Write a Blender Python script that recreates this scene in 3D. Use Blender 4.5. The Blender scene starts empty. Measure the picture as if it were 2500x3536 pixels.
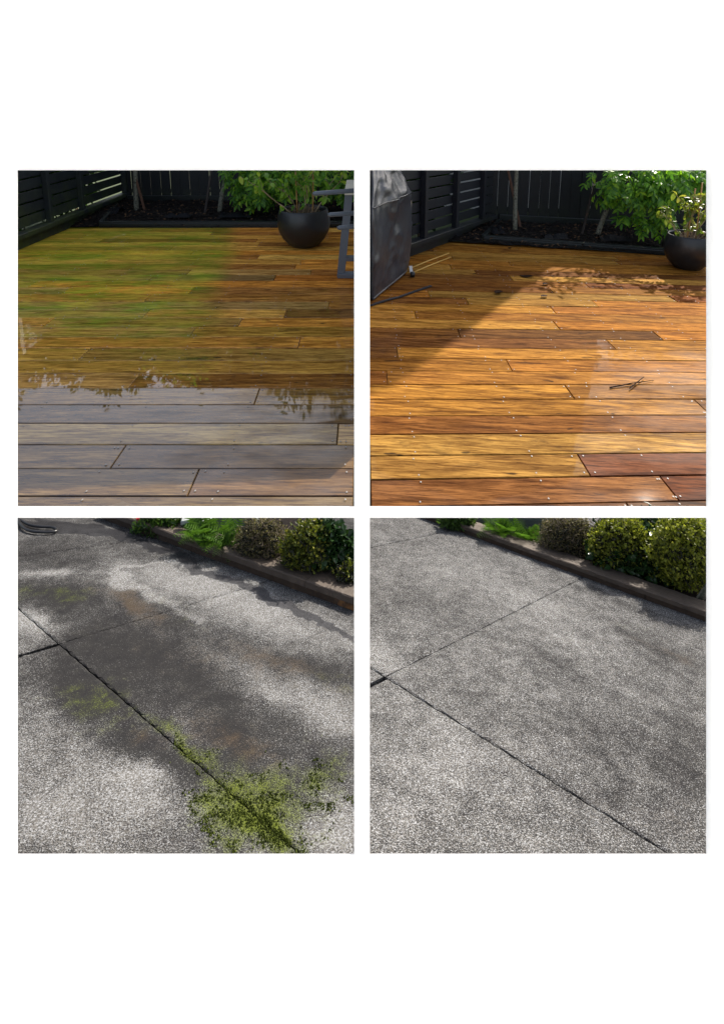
import bpy, bmesh, math, random
from mathutils import Vector, Matrix, Quaternion, noise as mnoise

# ------------------------------------------------------------------ camera, sky, sun, exposure
scene = bpy.context.scene
FPX, PX, PY, TILT = 2000.0, 1250.0, 775.0, math.radians(12)      # lens in photograph pixels (2500 x 3536)
CAM = Vector((0, 0, 2.7))
cd = bpy.data.cameras.new('camera'); cam = bpy.data.objects.new('camera', cd)
scene.collection.objects.link(cam); scene.camera = cam
cam.location = CAM; cam.rotation_euler = (math.radians(90) - TILT, 0, 0)
cd.sensor_fit = 'VERTICAL'; cd.sensor_height = 36.0; cd.lens = 36.0 * FPX / 3536.0
cd.shift_y = -(1768 - PY) / 3536.0; cd.clip_start = 0.05; cd.clip_end = 3000

SUN = Vector((0.54, 0.84, 0.625)).normalized()                    # towards the sun: low, ahead and to the right
world = bpy.data.worlds.new('World'); scene.world = world; world.use_nodes = True
wn = world.node_tree; wn.nodes.clear()
sky = wn.nodes.new('ShaderNodeTexSky'); sky.sky_type = 'NISHITA'; sky.sun_disc = False
sky.sun_elevation = math.asin(SUN.z); sky.sun_rotation = math.atan2(SUN.x, SUN.y)
sky.altitude = 20; sky.air_density = 1.0; sky.dust_density = 3.0; sky.ozone_density = 1.0
bg = wn.nodes.new('ShaderNodeBackground'); bg.inputs['Strength'].default_value = 0.14
hs = wn.nodes.new('ShaderNodeHueSaturation'); hs.inputs['Saturation'].default_value = 0.6   # thin high cloud
wo = wn.nodes.new('ShaderNodeOutputWorld')
wn.links.new(sky.outputs[0], hs.inputs['Color']); wn.links.new(hs.outputs[0], bg.inputs[0]); wn.links.new(bg.outputs[0], wo.inputs[0])
sl = bpy.data.lights.new('sun', 'SUN'); sl.energy = 4.5; sl.angle = math.radians(0.5); sl.color = (1.0, 0.93, 0.82)
so = bpy.data.objects.new('sun', sl); scene.collection.objects.link(so)
so.rotation_euler = (-SUN).to_track_quat('-Z', 'Y').to_euler(); so.location = (-6, 10, 8)
vs = scene.view_settings; vs.view_transform = 'Standard'; vs.look = 'None'; vs.gamma = 1; vs.exposure = 0.92
vs.use_curve_mapping = False

R = random.Random(7)
COL = scene.collection

# ------------------------------------------------------------------ measuring helpers
FW = Vector((0, math.cos(TILT), -math.sin(TILT))); UP = Vector((0, math.sin(TILT), math.cos(TILT)))
def ray(px, py):
    return FW + Vector((1, 0, 0)) * ((px - PX) / FPX) - UP * ((py - PY) / FPX)
def at(px, py, Z):                       # point at depth Z along the lens axis
    return CAM + ray(px, py) * Z
class Plane:                             # z = c + a x + b y
    def __init__(s, c, a, b): s.c, s.a, s.b = c, a, b
    def z(s, x, y): return s.c + s.a * x + s.b * y
    def hit(s, px, py):
        d = ray(px, py)
        t = (s.c + s.a * CAM.x + s.b * CAM.y - CAM.z) / (d.z - s.a * d.x - s.b * d.y)
        return CAM + d * t
    def normal(s): return Vector((-s.a, -s.b, 1)).normalized()
def atY(px, py, Y):                      # point on the pixel's ray at world distance Y
    d = ray(px, py); return CAM + d * (Y / d.y)
def z1(x, y): return 60 + x / 1.393, 585 + y / 1.393          # readings off the four enlarged pictures
def z2(x, y): return 1275 + x / 1.393, 585 + y / 1.393
def z3(x, y): return 60 + x / 1.393, 1785 + y / 1.393
def z4(x, y): return 1275 + x / 1.393, 1785 + y / 1.393

DECK1 = Plane(0.0, 0, 0)
DECK2 = Plane(0.03, -0.055, 0)
DRV_L = Plane(1.5, -0.085, -0.375)
DRV_R = Plane(1.5, -0.12, -0.375)

# ------------------------------------------------------------------ object helpers
WLOC = {}
def tag(o, label=None, cat=None, group=None, kind=None):
    if label: o['label'] = label
    if cat: o['category'] = cat
    if group: o['group'] = group
    if kind: o['kind'] = kind
    return o
def link(o, wl, parent):
    COL.objects.link(o); WLOC[o.name] = Vector(wl)
    if parent is not None:
        o.parent = parent; o.location = Vector(wl) - WLOC[parent.name]
    else: o.location = wl
    return o
def empty(name, loc, label=None, cat=None, group=None):
    o = bpy.data.objects.new(name, None); o.empty_display_size = 0.05
    link(o, loc, None); return tag(o, label, cat, group)
def mesh_data(name, verts, faces, mat, smooth=False):
    m = bpy.data.meshes.new(name); m.from_pydata([tuple(v) for v in verts], [], faces)
    if mat: m.materials.append(mat)
    if smooth: m.polygons.foreach_set('use_smooth', [True] * len(m.polygons))
    m.update(); return m
def obj(name, vf, mat, parent=None, smooth=False, origin=None):
    verts, faces = vf
    if origin is None:
        if parent is None:
            xs = [v[0] for v in verts]; ys = [v[1] for v in verts]; zs = [v[2] for v in verts]
            origin = Vector(((min(xs) + max(xs)) / 2, (min(ys) + max(ys)) / 2, min(zs)))
        else:
            origin = Vector((0, 0, 0))
            for v in verts: origin += Vector(v)
            origin /= len(verts)
    m = mesh_data(name, [Vector(v) - origin for v in verts], faces, mat, smooth)
    return link(bpy.data.objects.new(name, m), origin, parent)
def inst(name, me, wl, rot, sc, parent):
    o = bpy.data.objects.new(name, me); link(o, wl, parent)
    o.rotation_mode = 'QUATERNION'; o.rotation_quaternion = rot
    o.scale = sc if hasattr(sc, '__len__') else (sc, sc, sc); return o
def merge(*vfs):
    V, F = [], []
    for v, f in vfs:
        n = len(V); V += [Vector(a) for a in v]; F += [tuple(i + n for i in q) for q in f]
    return V, F
BOXF = [(0, 3, 2, 1), (4, 5, 6, 7), (0, 1, 5, 4), (1, 2, 6, 5), (2, 3, 7, 6), (3, 0, 4, 7)]
def hexa(b, t):                          # bottom quad, top quad (both counter-clockwise from above)
    return [Vector(p) for p in b] + [Vector(p) for p in t], list(BOXF)
def bevbox(b, t, w=0.008):               # box with its upper edges chamfered
    b = [Vector(p) for p in b]; t = [Vector(p) for p in t]
    c = sum(t, Vector()) / 4
    up = (c - sum(b, Vector()) / 4).normalized()
    side = [p - up * w for p in t]
    ins = []
    for i in range(4):
        e1 = (t[i - 1] - t[i]); e2 = (t[(i + 1) % 4] - t[i])
        ins.append(t[i] + e1.normalized() * min(w, e1.length * .3) + e2.normalized() * min(w, e2.length * .3))
    V = b + side + ins
    F = [(0, 3, 2, 1), (8, 9, 10, 11)]
    for i in range(4):
        j = (i + 1) % 4
        F += [(i, j, 4 + j, 4 + i), (4 + i, 4 + j, 8 + j, 8 + i)]
    return V, F
def bar(p0, p1, w, h, side=None, bev=0.0):      # rectangular bar from p0 to p1, h along local up
    p0 = Vector(p0); p1 = Vector(p1); d = (p1 - p0).normalized()
    if side is None:
        side = d.cross(Vector((0, 0, 1)))
        if side.length < .05: side = Vector((1, 0, 0))
    side = (side - d * side.dot(d)).normalized(); up = side.cross(d).normalized()
    a, b = side * w / 2, up * h / 2
    q = lambda p, s: [p - a + s * b, p + a + s * b]
    lo = [p0 - a - b, p0 + a - b, p1 + a - b, p1 - a - b]; hi = [p0 - a + b, p0 + a + b, p1 + a + b, p1 - a + b]
    if up.z < 0 or True:
        return bevbox(lo, hi, bev) if bev else hexa(lo, hi)
def tube(pts, rad, n=6, cap=True):
    pts = [Vector(p) for p in pts]; V, F = [], []
    rad = rad if hasattr(rad, '__len__') else [rad] * len(pts)
    prev = None
    for i, p in enumerate(pts):
        d = (pts[min(i + 1, len(pts) - 1)] - pts[max(i - 1, 0)]).normalized()
        if prev is None:
            prev = d.cross(Vector((0, 0, 1)))
            if prev.length < .1: prev = d.cross(Vector((1, 0, 0)))
        prev = (prev - d * prev.dot(d)).normalized(); b = d.cross(prev)
        for k in range(n):
            a = 2 * math.pi * k / n
            V.append(p + (prev * math.cos(a) + b * math.sin(a)) * rad[i])
    for i in range(len(pts) - 1):
        for k in range(n):
            F.append((i * n + k, i * n + (k + 1) % n, (i + 1) * n + (k + 1) % n, (i + 1) * n + k))
    if cap:
        F.append(tuple(range(n))[::-1]); F.append(tuple((len(pts) - 1) * n + k for k in range(n)))
    return V, F
def lathe(prof, c, n=40):
    V, F = [], []
    for r, z in prof:
        for k in range(n):
            a = 2 * math.pi * k / n
            V.append(Vector((c[0] + r * math.cos(a), c[1] + r * math.sin(a), c[2] + z)))
    for i in range(len(prof) - 1):
        for k in range(n):
            F.append((i * n + k, i * n + (k + 1) % n, (i + 1) * n + (k + 1) % n, (i + 1) * n + k))
    return V, F

# ------------------------------------------------------------------ materials
class N:
    def __init__(s, name):
        s.m = bpy.data.materials.new(name); s.m.use_nodes = True; s.t = s.m.node_tree
        s.b = s.t.nodes['Principled BSDF']; s.o = s.t.nodes['Material Output']
    def n(s, ty, **kw):
        x = s.t.nodes.new('ShaderNode' + ty)
        for k, v in kw.items():
            if k.startswith('i_'): x.inputs[k[2:].replace('_', ' ')].default_value = v
            else: setattr(x, k, v)
        return x
    def l(s, a, b): s.t.links.new(a, b)
    def val(s, x, inp):
        if isinstance(x, (int, float)): inp.default_value = x
        elif isinstance(x, (tuple, list)): inp.default_value = (*x, 1) if len(x) == 3 and inp.type == 'RGBA' else x
        else: s.l(x, inp)
    def math(s, op, a, b=0.0, c=None, clamp=False):
        x = s.n('Math', operation=op, use_clamp=clamp); s.val(a, x.inputs[0]); s.val(b, x.inputs[1])
        if c is not None: s.val(c, x.inputs[2])
        return x.outputs[0]
    def mix(s, f, a, b, mode='MIX'):
        x = s.n('Mix', data_type='RGBA', blend_type=mode); s.val(f, x.inputs[0]); s.val(a, x.inputs[6]); s.val(b, x.inputs[7])
        return x.outputs[2]
    def ss(s, x, lo, hi, a=0.0, b=1.0):
        r = s.n('MapRange', interpolation_type='SMOOTHSTEP'); s.val(x, r.inputs[0])
        r.inputs[1].default_value = lo; r.inputs[2].default_value = hi; r.inputs[3].default_value = a; r.inputs[4].default_value = b
        return r.outputs[0]
    def noise(s, vec, scale, detail=3, rough=.55, dist=0.0):
        x = s.n('TexNoise', i_Scale=scale, i_Detail=detail, i_Roughness=rough, i_Distortion=dist)
        if vec is not None: s.l(vec, x.inputs['Vector'])
        return x.outputs[0]
    def pos(s): return s.n('NewGeometry').outputs['Position']
    def mapped(s, vec, sc=(1, 1, 1), rot=(0, 0, 0)):
        x = s.n('Mapping'); x.inputs['Scale'].default_value = sc; x.inputs['Rotation'].default_value = rot; s.l(vec, x.inputs['Vector']); return x.outputs[0]
    def bump(s, h, strength, dist):
        x = s.n('Bump'); x.inputs['Strength'].default_value = strength; x.inputs['Distance'].default_value = dist
        s.l(h, x.inputs['Height']); s.l(x.outputs[0], s.b.inputs['Normal']); return x.outputs[0]
    def set(s, **kw):
        for k, v in kw.items(): s.val(v, s.b.inputs[k.replace('_', ' ')])

def simple(name, col, rough=.6, var=.25, scale=8, bump=0.0, bscale=40, spec=.5, stain=None):
    g = N(name); p = g.pos()
    f = g.noise(p, scale, 4)
    c = g.mix(f, tuple(x * (1 - var) for x in col), tuple(min(1, x * (1 + var)) for x in col))
    if stain:
        scol, sscale, lo, hi = stain
        c = g.mix(g.ss(g.noise(p, sscale, 5, .65), lo, hi), c, scol)
    g.set(Base_Color=c, Roughness=rough, Specular_IOR_Level=spec)
    if bump: g.bump(g.noise(p, bscale, 5, .6), bump, .01)
    return g.m

def wood_material(name, mossy):
    g = N(name)
    oi = g.n('ObjectInfo'); tc = g.n('TexCoord').outputs['Object']
    off = g.n('VectorMath', operation='ADD'); g.l(tc, off.inputs[0])
    sc = g.n('VectorMath', operation='SCALE'); sc.inputs[0].default_value = (37, 91, 53); g.l(oi.outputs['Random'], sc.inputs['Scale']); g.l(sc.outputs[0], off.inputs[1])
    v = off.outputs[0]
    fine = g.noise(g.mapped(v, (6.5, 120, 10)), 1.0, 5, .7, .5)
    mids = g.noise(g.mapped(v, (2.6, 34, 6)), 1.0, 5, .65, .8)
    wide = g.noise(g.mapped(v, (.9, 10, 3)), 1.0, 4, .6, 1.4)
    blot = g.noise(g.mapped(v, (2.2, 5, 3)), 1.0, 5, .65, .8)
    knots = g.noise(g.mapped(v, (4.0, 12, 3)), 1.0, 2, .5, .3)
    spots = g.noise(g.mapped(v, (9, 30, 9)), 1.0, 2, .5, .2)
    c = oi.outputs['Color']
    c = g.mix(g.ss(wide, .3, .7), g.mix(1.0, c, (.52, .44, .36), 'MULTIPLY'), g.mix(1.0, c, (1.3, 1.27, 1.2), 'MULTIPLY'))
    c = g.mix(g.ss(mids, .45, .68), c, g.mix(1.0, c, (.46, .38, .32), 'MULTIPLY'))
    c = g.mix(g.ss(fine, .44, .66), c, g.mix(1.0, c, (.40, .33, .28), 'MULTIPLY'))
    c = g.mix(g.ss(fine, .44, .30, 0, .5), c, g.mix(1.0, c, (1.45, 1.4, 1.3), 'MULTIPLY'))
    c = g.mix(g.ss(blot, .56, .78, 0, .75), c, (.030, .014, .007))
    c = g.mix(g.ss(knots, .70, .78, 0, .85), c, (.012, .007, .005))
    c = g.mix(g.ss(spots, .73, .80, 0, .7), c, (.015, .009, .006))
    p = g.pos(); sp = g.n('SeparateXYZ'); g.l(p, sp.inputs[0])
    if mossy:
        n1 = g.noise(p, .55, 4, .6); n2 = g.noise(g.mapped(p, (1.2, 3, 1)), 1.6, 5, .7)
        edge = g.math('MULTIPLY_ADD', sp.outputs[1], -.16, -.75)                # boundary x(y): the swept strip beside the moss
        side = g.math('SUBTRACT', edge, sp.outputs[0])
        side = g.math('ADD', side, g.math('MULTIPLY_ADD', n1, .9, -.45))
        m = g.ss(side, -.2, .35)
        m = g.math('MULTIPLY', m, g.ss(sp.outputs[1], 4.7, 7.4))
        dens = g.ss(g.math('ADD', n2, g.math('MULTIPLY', g.ss(sp.outputs[1], 7, 10.5), .12)), .33, .66, .22, 1.0)
        m = g.math('MULTIPLY', m, dens, clamp=True)
        hue = g.mix(g.ss(g.noise(g.mapped(p, (.8, 2.2, 1)), 1.1, 4), .38, .62), (.43, .36, .034), (.150, .265, .014))
        tone = g.math('MULTIPLY', g.math('MULTIPLY_ADD', oi.outputs['Random'], .75, .6), g.math('MULTIPLY', g.ss(fine, .3, .7, 1.25, .55), g.ss(mids, .4, .7, 1.15, .6)))
        tn = g.n('VectorMath', operation='SCALE'); g.l(hue, tn.inputs[0]); g.l(tone, tn.inputs['Scale'])
        c = g.mix(g.math('MULTIPLY', m, .74), c, tn.outputs[0])
        grey = g.math('MULTIPLY', g.ss(sp.outputs[1], 6.2, 4.6), .2)             # grey veil of mirrored sky painted into the near boards
        c = g.mix(grey, c, g.mix(.6, c, (.075, .066, .058)))
        wet = g.math('ADD', sp.outputs[1], g.math('MULTIPLY_ADD', g.noise(g.mapped(p, (1, 1.6, 1)), .9, 4, .6), 5.0, -2.5))
        side_w = g.math('ADD', sp.outputs[0], g.math('MULTIPLY_ADD', g.noise(g.mapped(p, (1.2, 2.2, 1)), 1.1, 5, .65), 3.4, -1.7))
        wet = g.math('MULTIPLY', g.ss(wet, 8.6, 6.4), g.ss(side_w, .2, -1.9, .22, 1.0))                                                  # standing water towards the near end
    else:
        wet = g.ss(g.noise(g.mapped(p, (1, 1.6, 1)), .8, 4, .6), .38, .66)
    g.set(Base_Color=c, Roughness=.85, Specular_IOR_Level=.03)
    cw = g.math('MULTIPLY_ADD', wet, .88 if mossy else .15, .12 if mossy else .03)
    g.set(Coat_Weight=cw, Coat_IOR=1.85 if mossy else 1.36)
    g.set(Coat_Roughness=g.ss(wet, 0, 1, .05, .02))
    g.bump(g.math('ADD', fine, g.math('MULTIPLY', wide, .6)), .25, .004)
    dr = g.noise(p, 26, 2, .5); dm = g.ss(g.noise(p, 1.3, 3), .56, .66)
    b2 = g.n('Bump'); b2.inputs['Strength'].default_value = .05; b2.inputs['Distance'].default_value = .01
    g.l(g.math('ADD', g.math('MULTIPLY', g.noise(g.mapped(p, (.7, 2.5, 1)), 1.4, 2), 1.2), g.math('MULTIPLY', g.math('MULTIPLY', g.ss(dr, .58, .7), dm), .5 if mossy else .1)), b2.inputs['Height'])
    g.l(b2.outputs[0], g.b.inputs['Coat Normal'])
    return g.m

def concrete_material(name, mossy, bright):
    g = N(name); p = g.pos()
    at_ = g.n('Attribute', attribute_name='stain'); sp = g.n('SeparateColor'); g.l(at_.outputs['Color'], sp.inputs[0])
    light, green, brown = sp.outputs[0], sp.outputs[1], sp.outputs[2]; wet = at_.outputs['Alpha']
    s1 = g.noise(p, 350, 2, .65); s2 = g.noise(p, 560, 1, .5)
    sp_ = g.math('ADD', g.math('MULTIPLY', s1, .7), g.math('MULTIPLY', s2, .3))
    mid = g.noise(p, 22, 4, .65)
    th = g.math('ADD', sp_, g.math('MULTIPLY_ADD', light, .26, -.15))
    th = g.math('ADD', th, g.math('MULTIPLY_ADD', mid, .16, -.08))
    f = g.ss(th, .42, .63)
    hue = g.mix(g.ss(g.noise(p, 210, 2, .6), .30, .62), (bright, bright * 1.02, bright * 1.06), (bright * .42, bright * .40, bright * .375))
    c = g.mix(f, g.mix(mid, (.014, .014, .016), (.030, .029, .028)), hue)
    gm = g.ss(g.math('ADD', g.math('MULTIPLY', green, 1.0), g.math('MULTIPLY_ADD', g.math('ADD', mid, s1), .95, -.95)), .25, .85)
    c = g.mix(g.math('MULTIPLY', gm, .88), c, g.mix(g.ss(s1, .35, .65), (.022, .030, .005), (.105, .130, .014)))
    bm = g.ss(g.math('ADD', brown, g.math('MULTIPLY_ADD', g.math('ADD', mid, s1), 1.0, -1.0)), .2, .8)
    c = g.mix(g.math('MULTIPLY', bm, .75), c, g.mix(s1, (.022, .016, .011), (.085, .062, .042)))
    wm = g.ss(g.math('ADD', wet, g.math('MULTIPLY_ADD', mid, .8, -.4)), .28, .46)
    c = g.mix(g.math('MULTIPLY', wm, .9), c, g.mix(f, (.012, .012, .014), (.05, .05, .055)))
    g.set(Base_Color=c, Roughness=g.ss(wm, 0, 1, .9, .4), Specular_IOR_Level=g.ss(wm, 0, 1, .02, .05))
    g.bump(sp_, .5, .004)
    return g.m

def leaf_material(name, c1, c2, c3=None, rough=.35, trans=.35):
    g = N(name); rnd = g.n('NewGeometry').outputs['Random Per Island']; oi = g.n('ObjectInfo').outputs['Random']
    r = g.math('FRACT', g.math('ADD', rnd, oi))
    c = g.mix(g.ss(r, 0, .75), c1, c2)
    if c3: c = g.mix(g.ss(r, .78, .95), c, c3)
    c = g.mix(g.noise(g.pos(), 30, 2), g.mix(1, c, (.7, .7, .7), 'MULTIPLY'), c)
    g.set(Base_Color=c, Roughness=rough, Specular_IOR_Level=.25)
    tr = g.n('BsdfTranslucent'); g.l(g.mix(1, c, (1.5, 1.6, .7), 'MULTIPLY'), tr.inputs[0])
    mx = g.n('MixShader'); mx.inputs[0].default_value = trans
    g.l(g.b.outputs[0], mx.inputs[1]); g.l(tr.outputs[0], mx.inputs[2]); g.l(mx.outputs[0], g.o.inputs[0])
    return g.m

def fence_material(name, col, mosscol, mossz):
    g = N(name); p = g.pos(); sp = g.n('SeparateXYZ'); g.l(p, sp.inputs[0])
    f = g.noise(g.mapped(p, (3, 3, 3)), 1.5, 4)
    c = g.mix(f, tuple(x * .6 for x in col), tuple(x * 1.5 for x in col))
    n = g.noise(p, 2.2, 5, .65)
    m = g.math('MULTIPLY', g.ss(sp.outputs[2], mossz, .05), g.ss(n, .34, .66))
    c = g.mix(g.math('MULTIPLY', m, .8), c, g.mix(g.noise(p, 9, 4), tuple(x * .4 for x in mosscol), tuple(x * 1.5 for x in mosscol)))
    g.set(Base_Color=c, Roughness=.55, Specular_IOR_Level=.4)
    g.bump(g.noise(g.mapped(p, (8, 8, 60)), 1, 3), .15, .004)
    return g.m

M = {}
def opal_material():
    g = N('white opal sheet')                                    # thin sheet: reflects half, lets the light from behind through
    d = g.n('BsdfDiffuse'); t = g.n('BsdfTranslucent'); mx = g.n('MixShader'); mx.inputs[0].default_value = .5
    d.inputs[0].default_value = (.97, .97, .97, 1); t.inputs[0].default_value = (.97, .97, .97, 1)
    g.l(d.outputs[0], mx.inputs[1]); g.l(t.outputs[0], mx.inputs[2]); g.l(mx.outputs[0], g.o.inputs[0]); return g.m
M['white'] = opal_material()
M['deck1'] = wood_material('wet mossy decking', True)
M['deck2'] = wood_material('cleaned decking', False)
M['void'] = simple('dark joist space', (.01, .009, .008), .9)
M['screw'] = simple('screw head', (.24, .23, .22), .6, .1, 20)
M['fence1'] = fence_material('black stained boards', (.007, .009, .012), (.020, .030, .012), .55)
M['slat1'] = fence_material('slat stain', (.014, .019, .024), (.050, .072, .018), 1.3)
M['fence2'] = fence_material('black boards', (.0055, .007, .010), (.008, .012, .007), .5)
M['slat2'] = fence_material('black slats', (.008, .010, .016), (.009, .014, .007), .6)
M['soil'] = simple('dark mulch soil', (.009, .007, .0065), .95, .5, 30, .8, 40, spec=.1, stain=((.035, .024, .016), 26, .6, .7))
M['chip'] = leaf_material('bark chips', (.006, .005, .005), (.022, .016, .013), (.13, .07, .035), .8, .05)
M['edging'] = simple('painted edging', (.006, .010, .010), .4, .3, 5, .1)
M['mat'] = simple('weed mat cloth', (.006, .0065, .009), .7, .3, 12, .3, spec=.2)
M['pot'] = simple('black glazed pot', (.016, .017, .020), .36, .35, 5, .12, 30)
M['bark'] = simple('grey bark', (.17, .165, .13), .85, .5, 35, .6, 60, stain=((.05, .055, .035), 22, .5, .62))
M['stake'] = simple('brown stake', (.10, .045, .025), .7, .4, 14, .2)
M['darkstake'] = simple('dark stake', (.030, .022, .020), .7, .4, 14, .2, stain=((.15, .08, .035), 3, .55, .65))
M['bamboo'] = simple('bamboo cane', (.42, .22, .07), .5, .25, 20)
M['stem'] = simple('pale shrub stem', (.36, .27, .17), .7, .3, 25)
M['drytwig'] = simple('dry twigs', (.20, .14, .09), .8, .4, 30)
M['pinnate'] = leaf_material('pinnate leaves', (.07, .19, .032), (.18, .38, .04), (.34, .55, .05), .3, .42)
M['shrubleaf'] = leaf_material('shrub leaves', (.10, .26, .04), (.26, .46, .06), (.40, .52, .09), .35, .4)
M['yellowshrub'] = leaf_material('yellow shrub leaves', (.10, .16, .03), (.24, .28, .05), (.34, .33, .08), .38, .35)
M['backleaf'] = leaf_material('tree leaves', (.022, .06, .014), (.05, .11, .02), None, .4, .3)
M['metal'] = simple('grey powder coat', (.115, .130, .155), .35, .08, 10)
M['tabletop'] = simple('pale timber', (.55, .50, .40), .6, .15, 12)
M['rope'] = simple('pale string', (.45, .42, .36), .8)
M['cord'] = simple('yellow cane', (.62, .36, .08), .5)
M['strap'] = simple('black strap', (.012, .014, .022), .45)
M['deadleaf'] = simple('dead leaf', (.025, .012, .007), .8, spec=.05)
M['chrome'] = simple('castor metal', (.6, .6, .6), .25)
M['rubber'] = simple('black rubber', (.012, .012, .014), .4)
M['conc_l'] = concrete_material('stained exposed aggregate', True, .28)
M['conc_r'] = concrete_material('cleaned exposed aggregate', False, .36)
M['joint'] = simple('joint dirt', (.012, .012, .010), .9, .4, 30)
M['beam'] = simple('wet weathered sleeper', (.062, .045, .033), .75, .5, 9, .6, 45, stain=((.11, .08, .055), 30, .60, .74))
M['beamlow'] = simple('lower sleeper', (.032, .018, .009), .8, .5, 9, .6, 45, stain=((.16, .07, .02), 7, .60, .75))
M['block'] = simple('painted block', (.17, .205, .19), .75, .08, 20, .2, 120)
M['ledge'] = simple('pale ledge', (.36, .38, .37), .7)
M['fern'] = leaf_material('fern fronds', (.05, .12, .018), (.10, .20, .03), None, .5, .25)
M['twigbush'] = leaf_material('small bronze leaves', (.05, .045, .02), (.13, .115, .05), (.30, .26, .14), .5, .25)
M['twig'] = simple('bush twigs', (.13, .10, .065), .8, .4, 60)
M['boxleaf_l'] = leaf_material('yellow green leaves', (.04, .058, .009), (.13, .15, .02), (.27, .25, .045), .45, .25)
M['boxleaf_r'] = leaf_material('bright yellow green leaves', (.06, .078, .011), (.19, .215, .025), (.38, .38, .07), .4, .3)
M['camellia'] = leaf_material('glossy dark leaves', (.012, .032, .010), (.03, .065, .02), None, .18, .1)
M['understory'] = leaf_material('mixed green leaves', (.02, .05, .012), (.06, .11, .025), None, .4, .3)
M['petal'] = simple('red petals', (.5, .015, .03), .5)
M['core'] = simple('shaded twig mass', (.012, .014, .006), .9)  # shade inside the bushes put into the twig colour
M['moss'] = leaf_material('moss', (.040, .054, .007), (.075, .098, .011), (.11, .135, .016), .9, .1)
M['hose'] = simple('black hose', (.012, .012, .014), .35)
M['grass'] = simple('distant grass', (.05, .075, .02), .9, .4, 3)
M['terrace'] = simple('terrace paving', (.42, .41, .39), .8, .12, 6)
M['wall'] = simple('shade wall and house white', (.80, .79, .77), .8, .04, 6)

# ------------------------------------------------------------------ ground and terrace
obj('ground', ([(-900, -900, -.35), (900, -900, -.35), (900, 900, -.35), (-900, 900, -.35)], [(0, 1, 2, 3)]), M['grass'])['kind'] = 'structure'
obj('terrace', hexa([(-4, -6, -.34), (4, -6, -.34), (4, .80, -.34), (-4, .80, -.34)], [(-4, -6, 1.16), (4, -6, 1.16), (4, .80, 1.16), (-4, .80, 1.16)]), M['terrace'])['kind'] = 'structure'

# ------------------------------------------------------------------ the white board with its four openings
def make_board():
    xs = [-60, 63, 1223, 1277, 2437, 2560]; ys = [-60, 588, 1748, 1788, 2948, 3640]
    V, F = [], []
    for Z in (.95, .960):
        for y in ys:
            for x in xs: V.append(at(x, y, Z))
    i3 = lambda k, j, i: k * 36 + j * 6 + i
    holes = {(1, 1), (3, 1), (1, 3), (3, 3)}
    for j in range(5):
        for i in range(5):
            if (i, j) in holes: continue
            F.append((i3(0, j, i), i3(0, j + 1, i), i3(0, j + 1, i + 1), i3(0, j, i + 1)))
            F.append((i3(1, j, i), i3(1, j, i + 1), i3(1, j + 1, i + 1), i3(1, j + 1, i)))
            for (di, dj, a, b) in ((-1, 0, (j, i), (j + 1, i)), (1, 0, (j, i + 1), (j + 1, i + 1)), (0, -1, (j, i), (j, i + 1)), (0, 1, (j + 1, i), (j + 1, i + 1))):
                ni, nj = i + di, j + dj
                if (ni, nj) in holes or not (0 <= ni < 5 and 0 <= nj < 5):
                    F.append((i3(0, *a), i3(0, *b), i3(1, *b), i3(1, *a)))
    o = obj('display_board', (V, F), M['white'])
    tag(o, 'large flat white board with four square openings in two rows', 'board')
make_board()

# ------------------------------------------------------------------ added wall between the decks, raked to keep sun off the mossy one
def shade_divider():
    w = .045; ys = [4.2, 10.0, 16.0]; V, F = [], []
    top = lambda y: min(4.8, .25 + .78 * (y - 4.1))
    for y in ys:
        for x, z in ((-w, -.3), (w, -.3), (w, top(y)), (-w, top(y))): V.append((x, y, z))
    for i in range(2):
        for k in range(4):
            F.append((i * 4 + k, i * 4 + (k + 1) % 4, (i + 1) * 4 + (k + 1) % 4, (i + 1) * 4 + k))
    F += [(3, 2, 1, 0), (8, 9, 10, 11)]
    tag(obj('shade_wall', (V, F), M['wall']), 'unseen added wall with a sloping top that shades the mossy deck', 'wall')
shade_divider()

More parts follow.
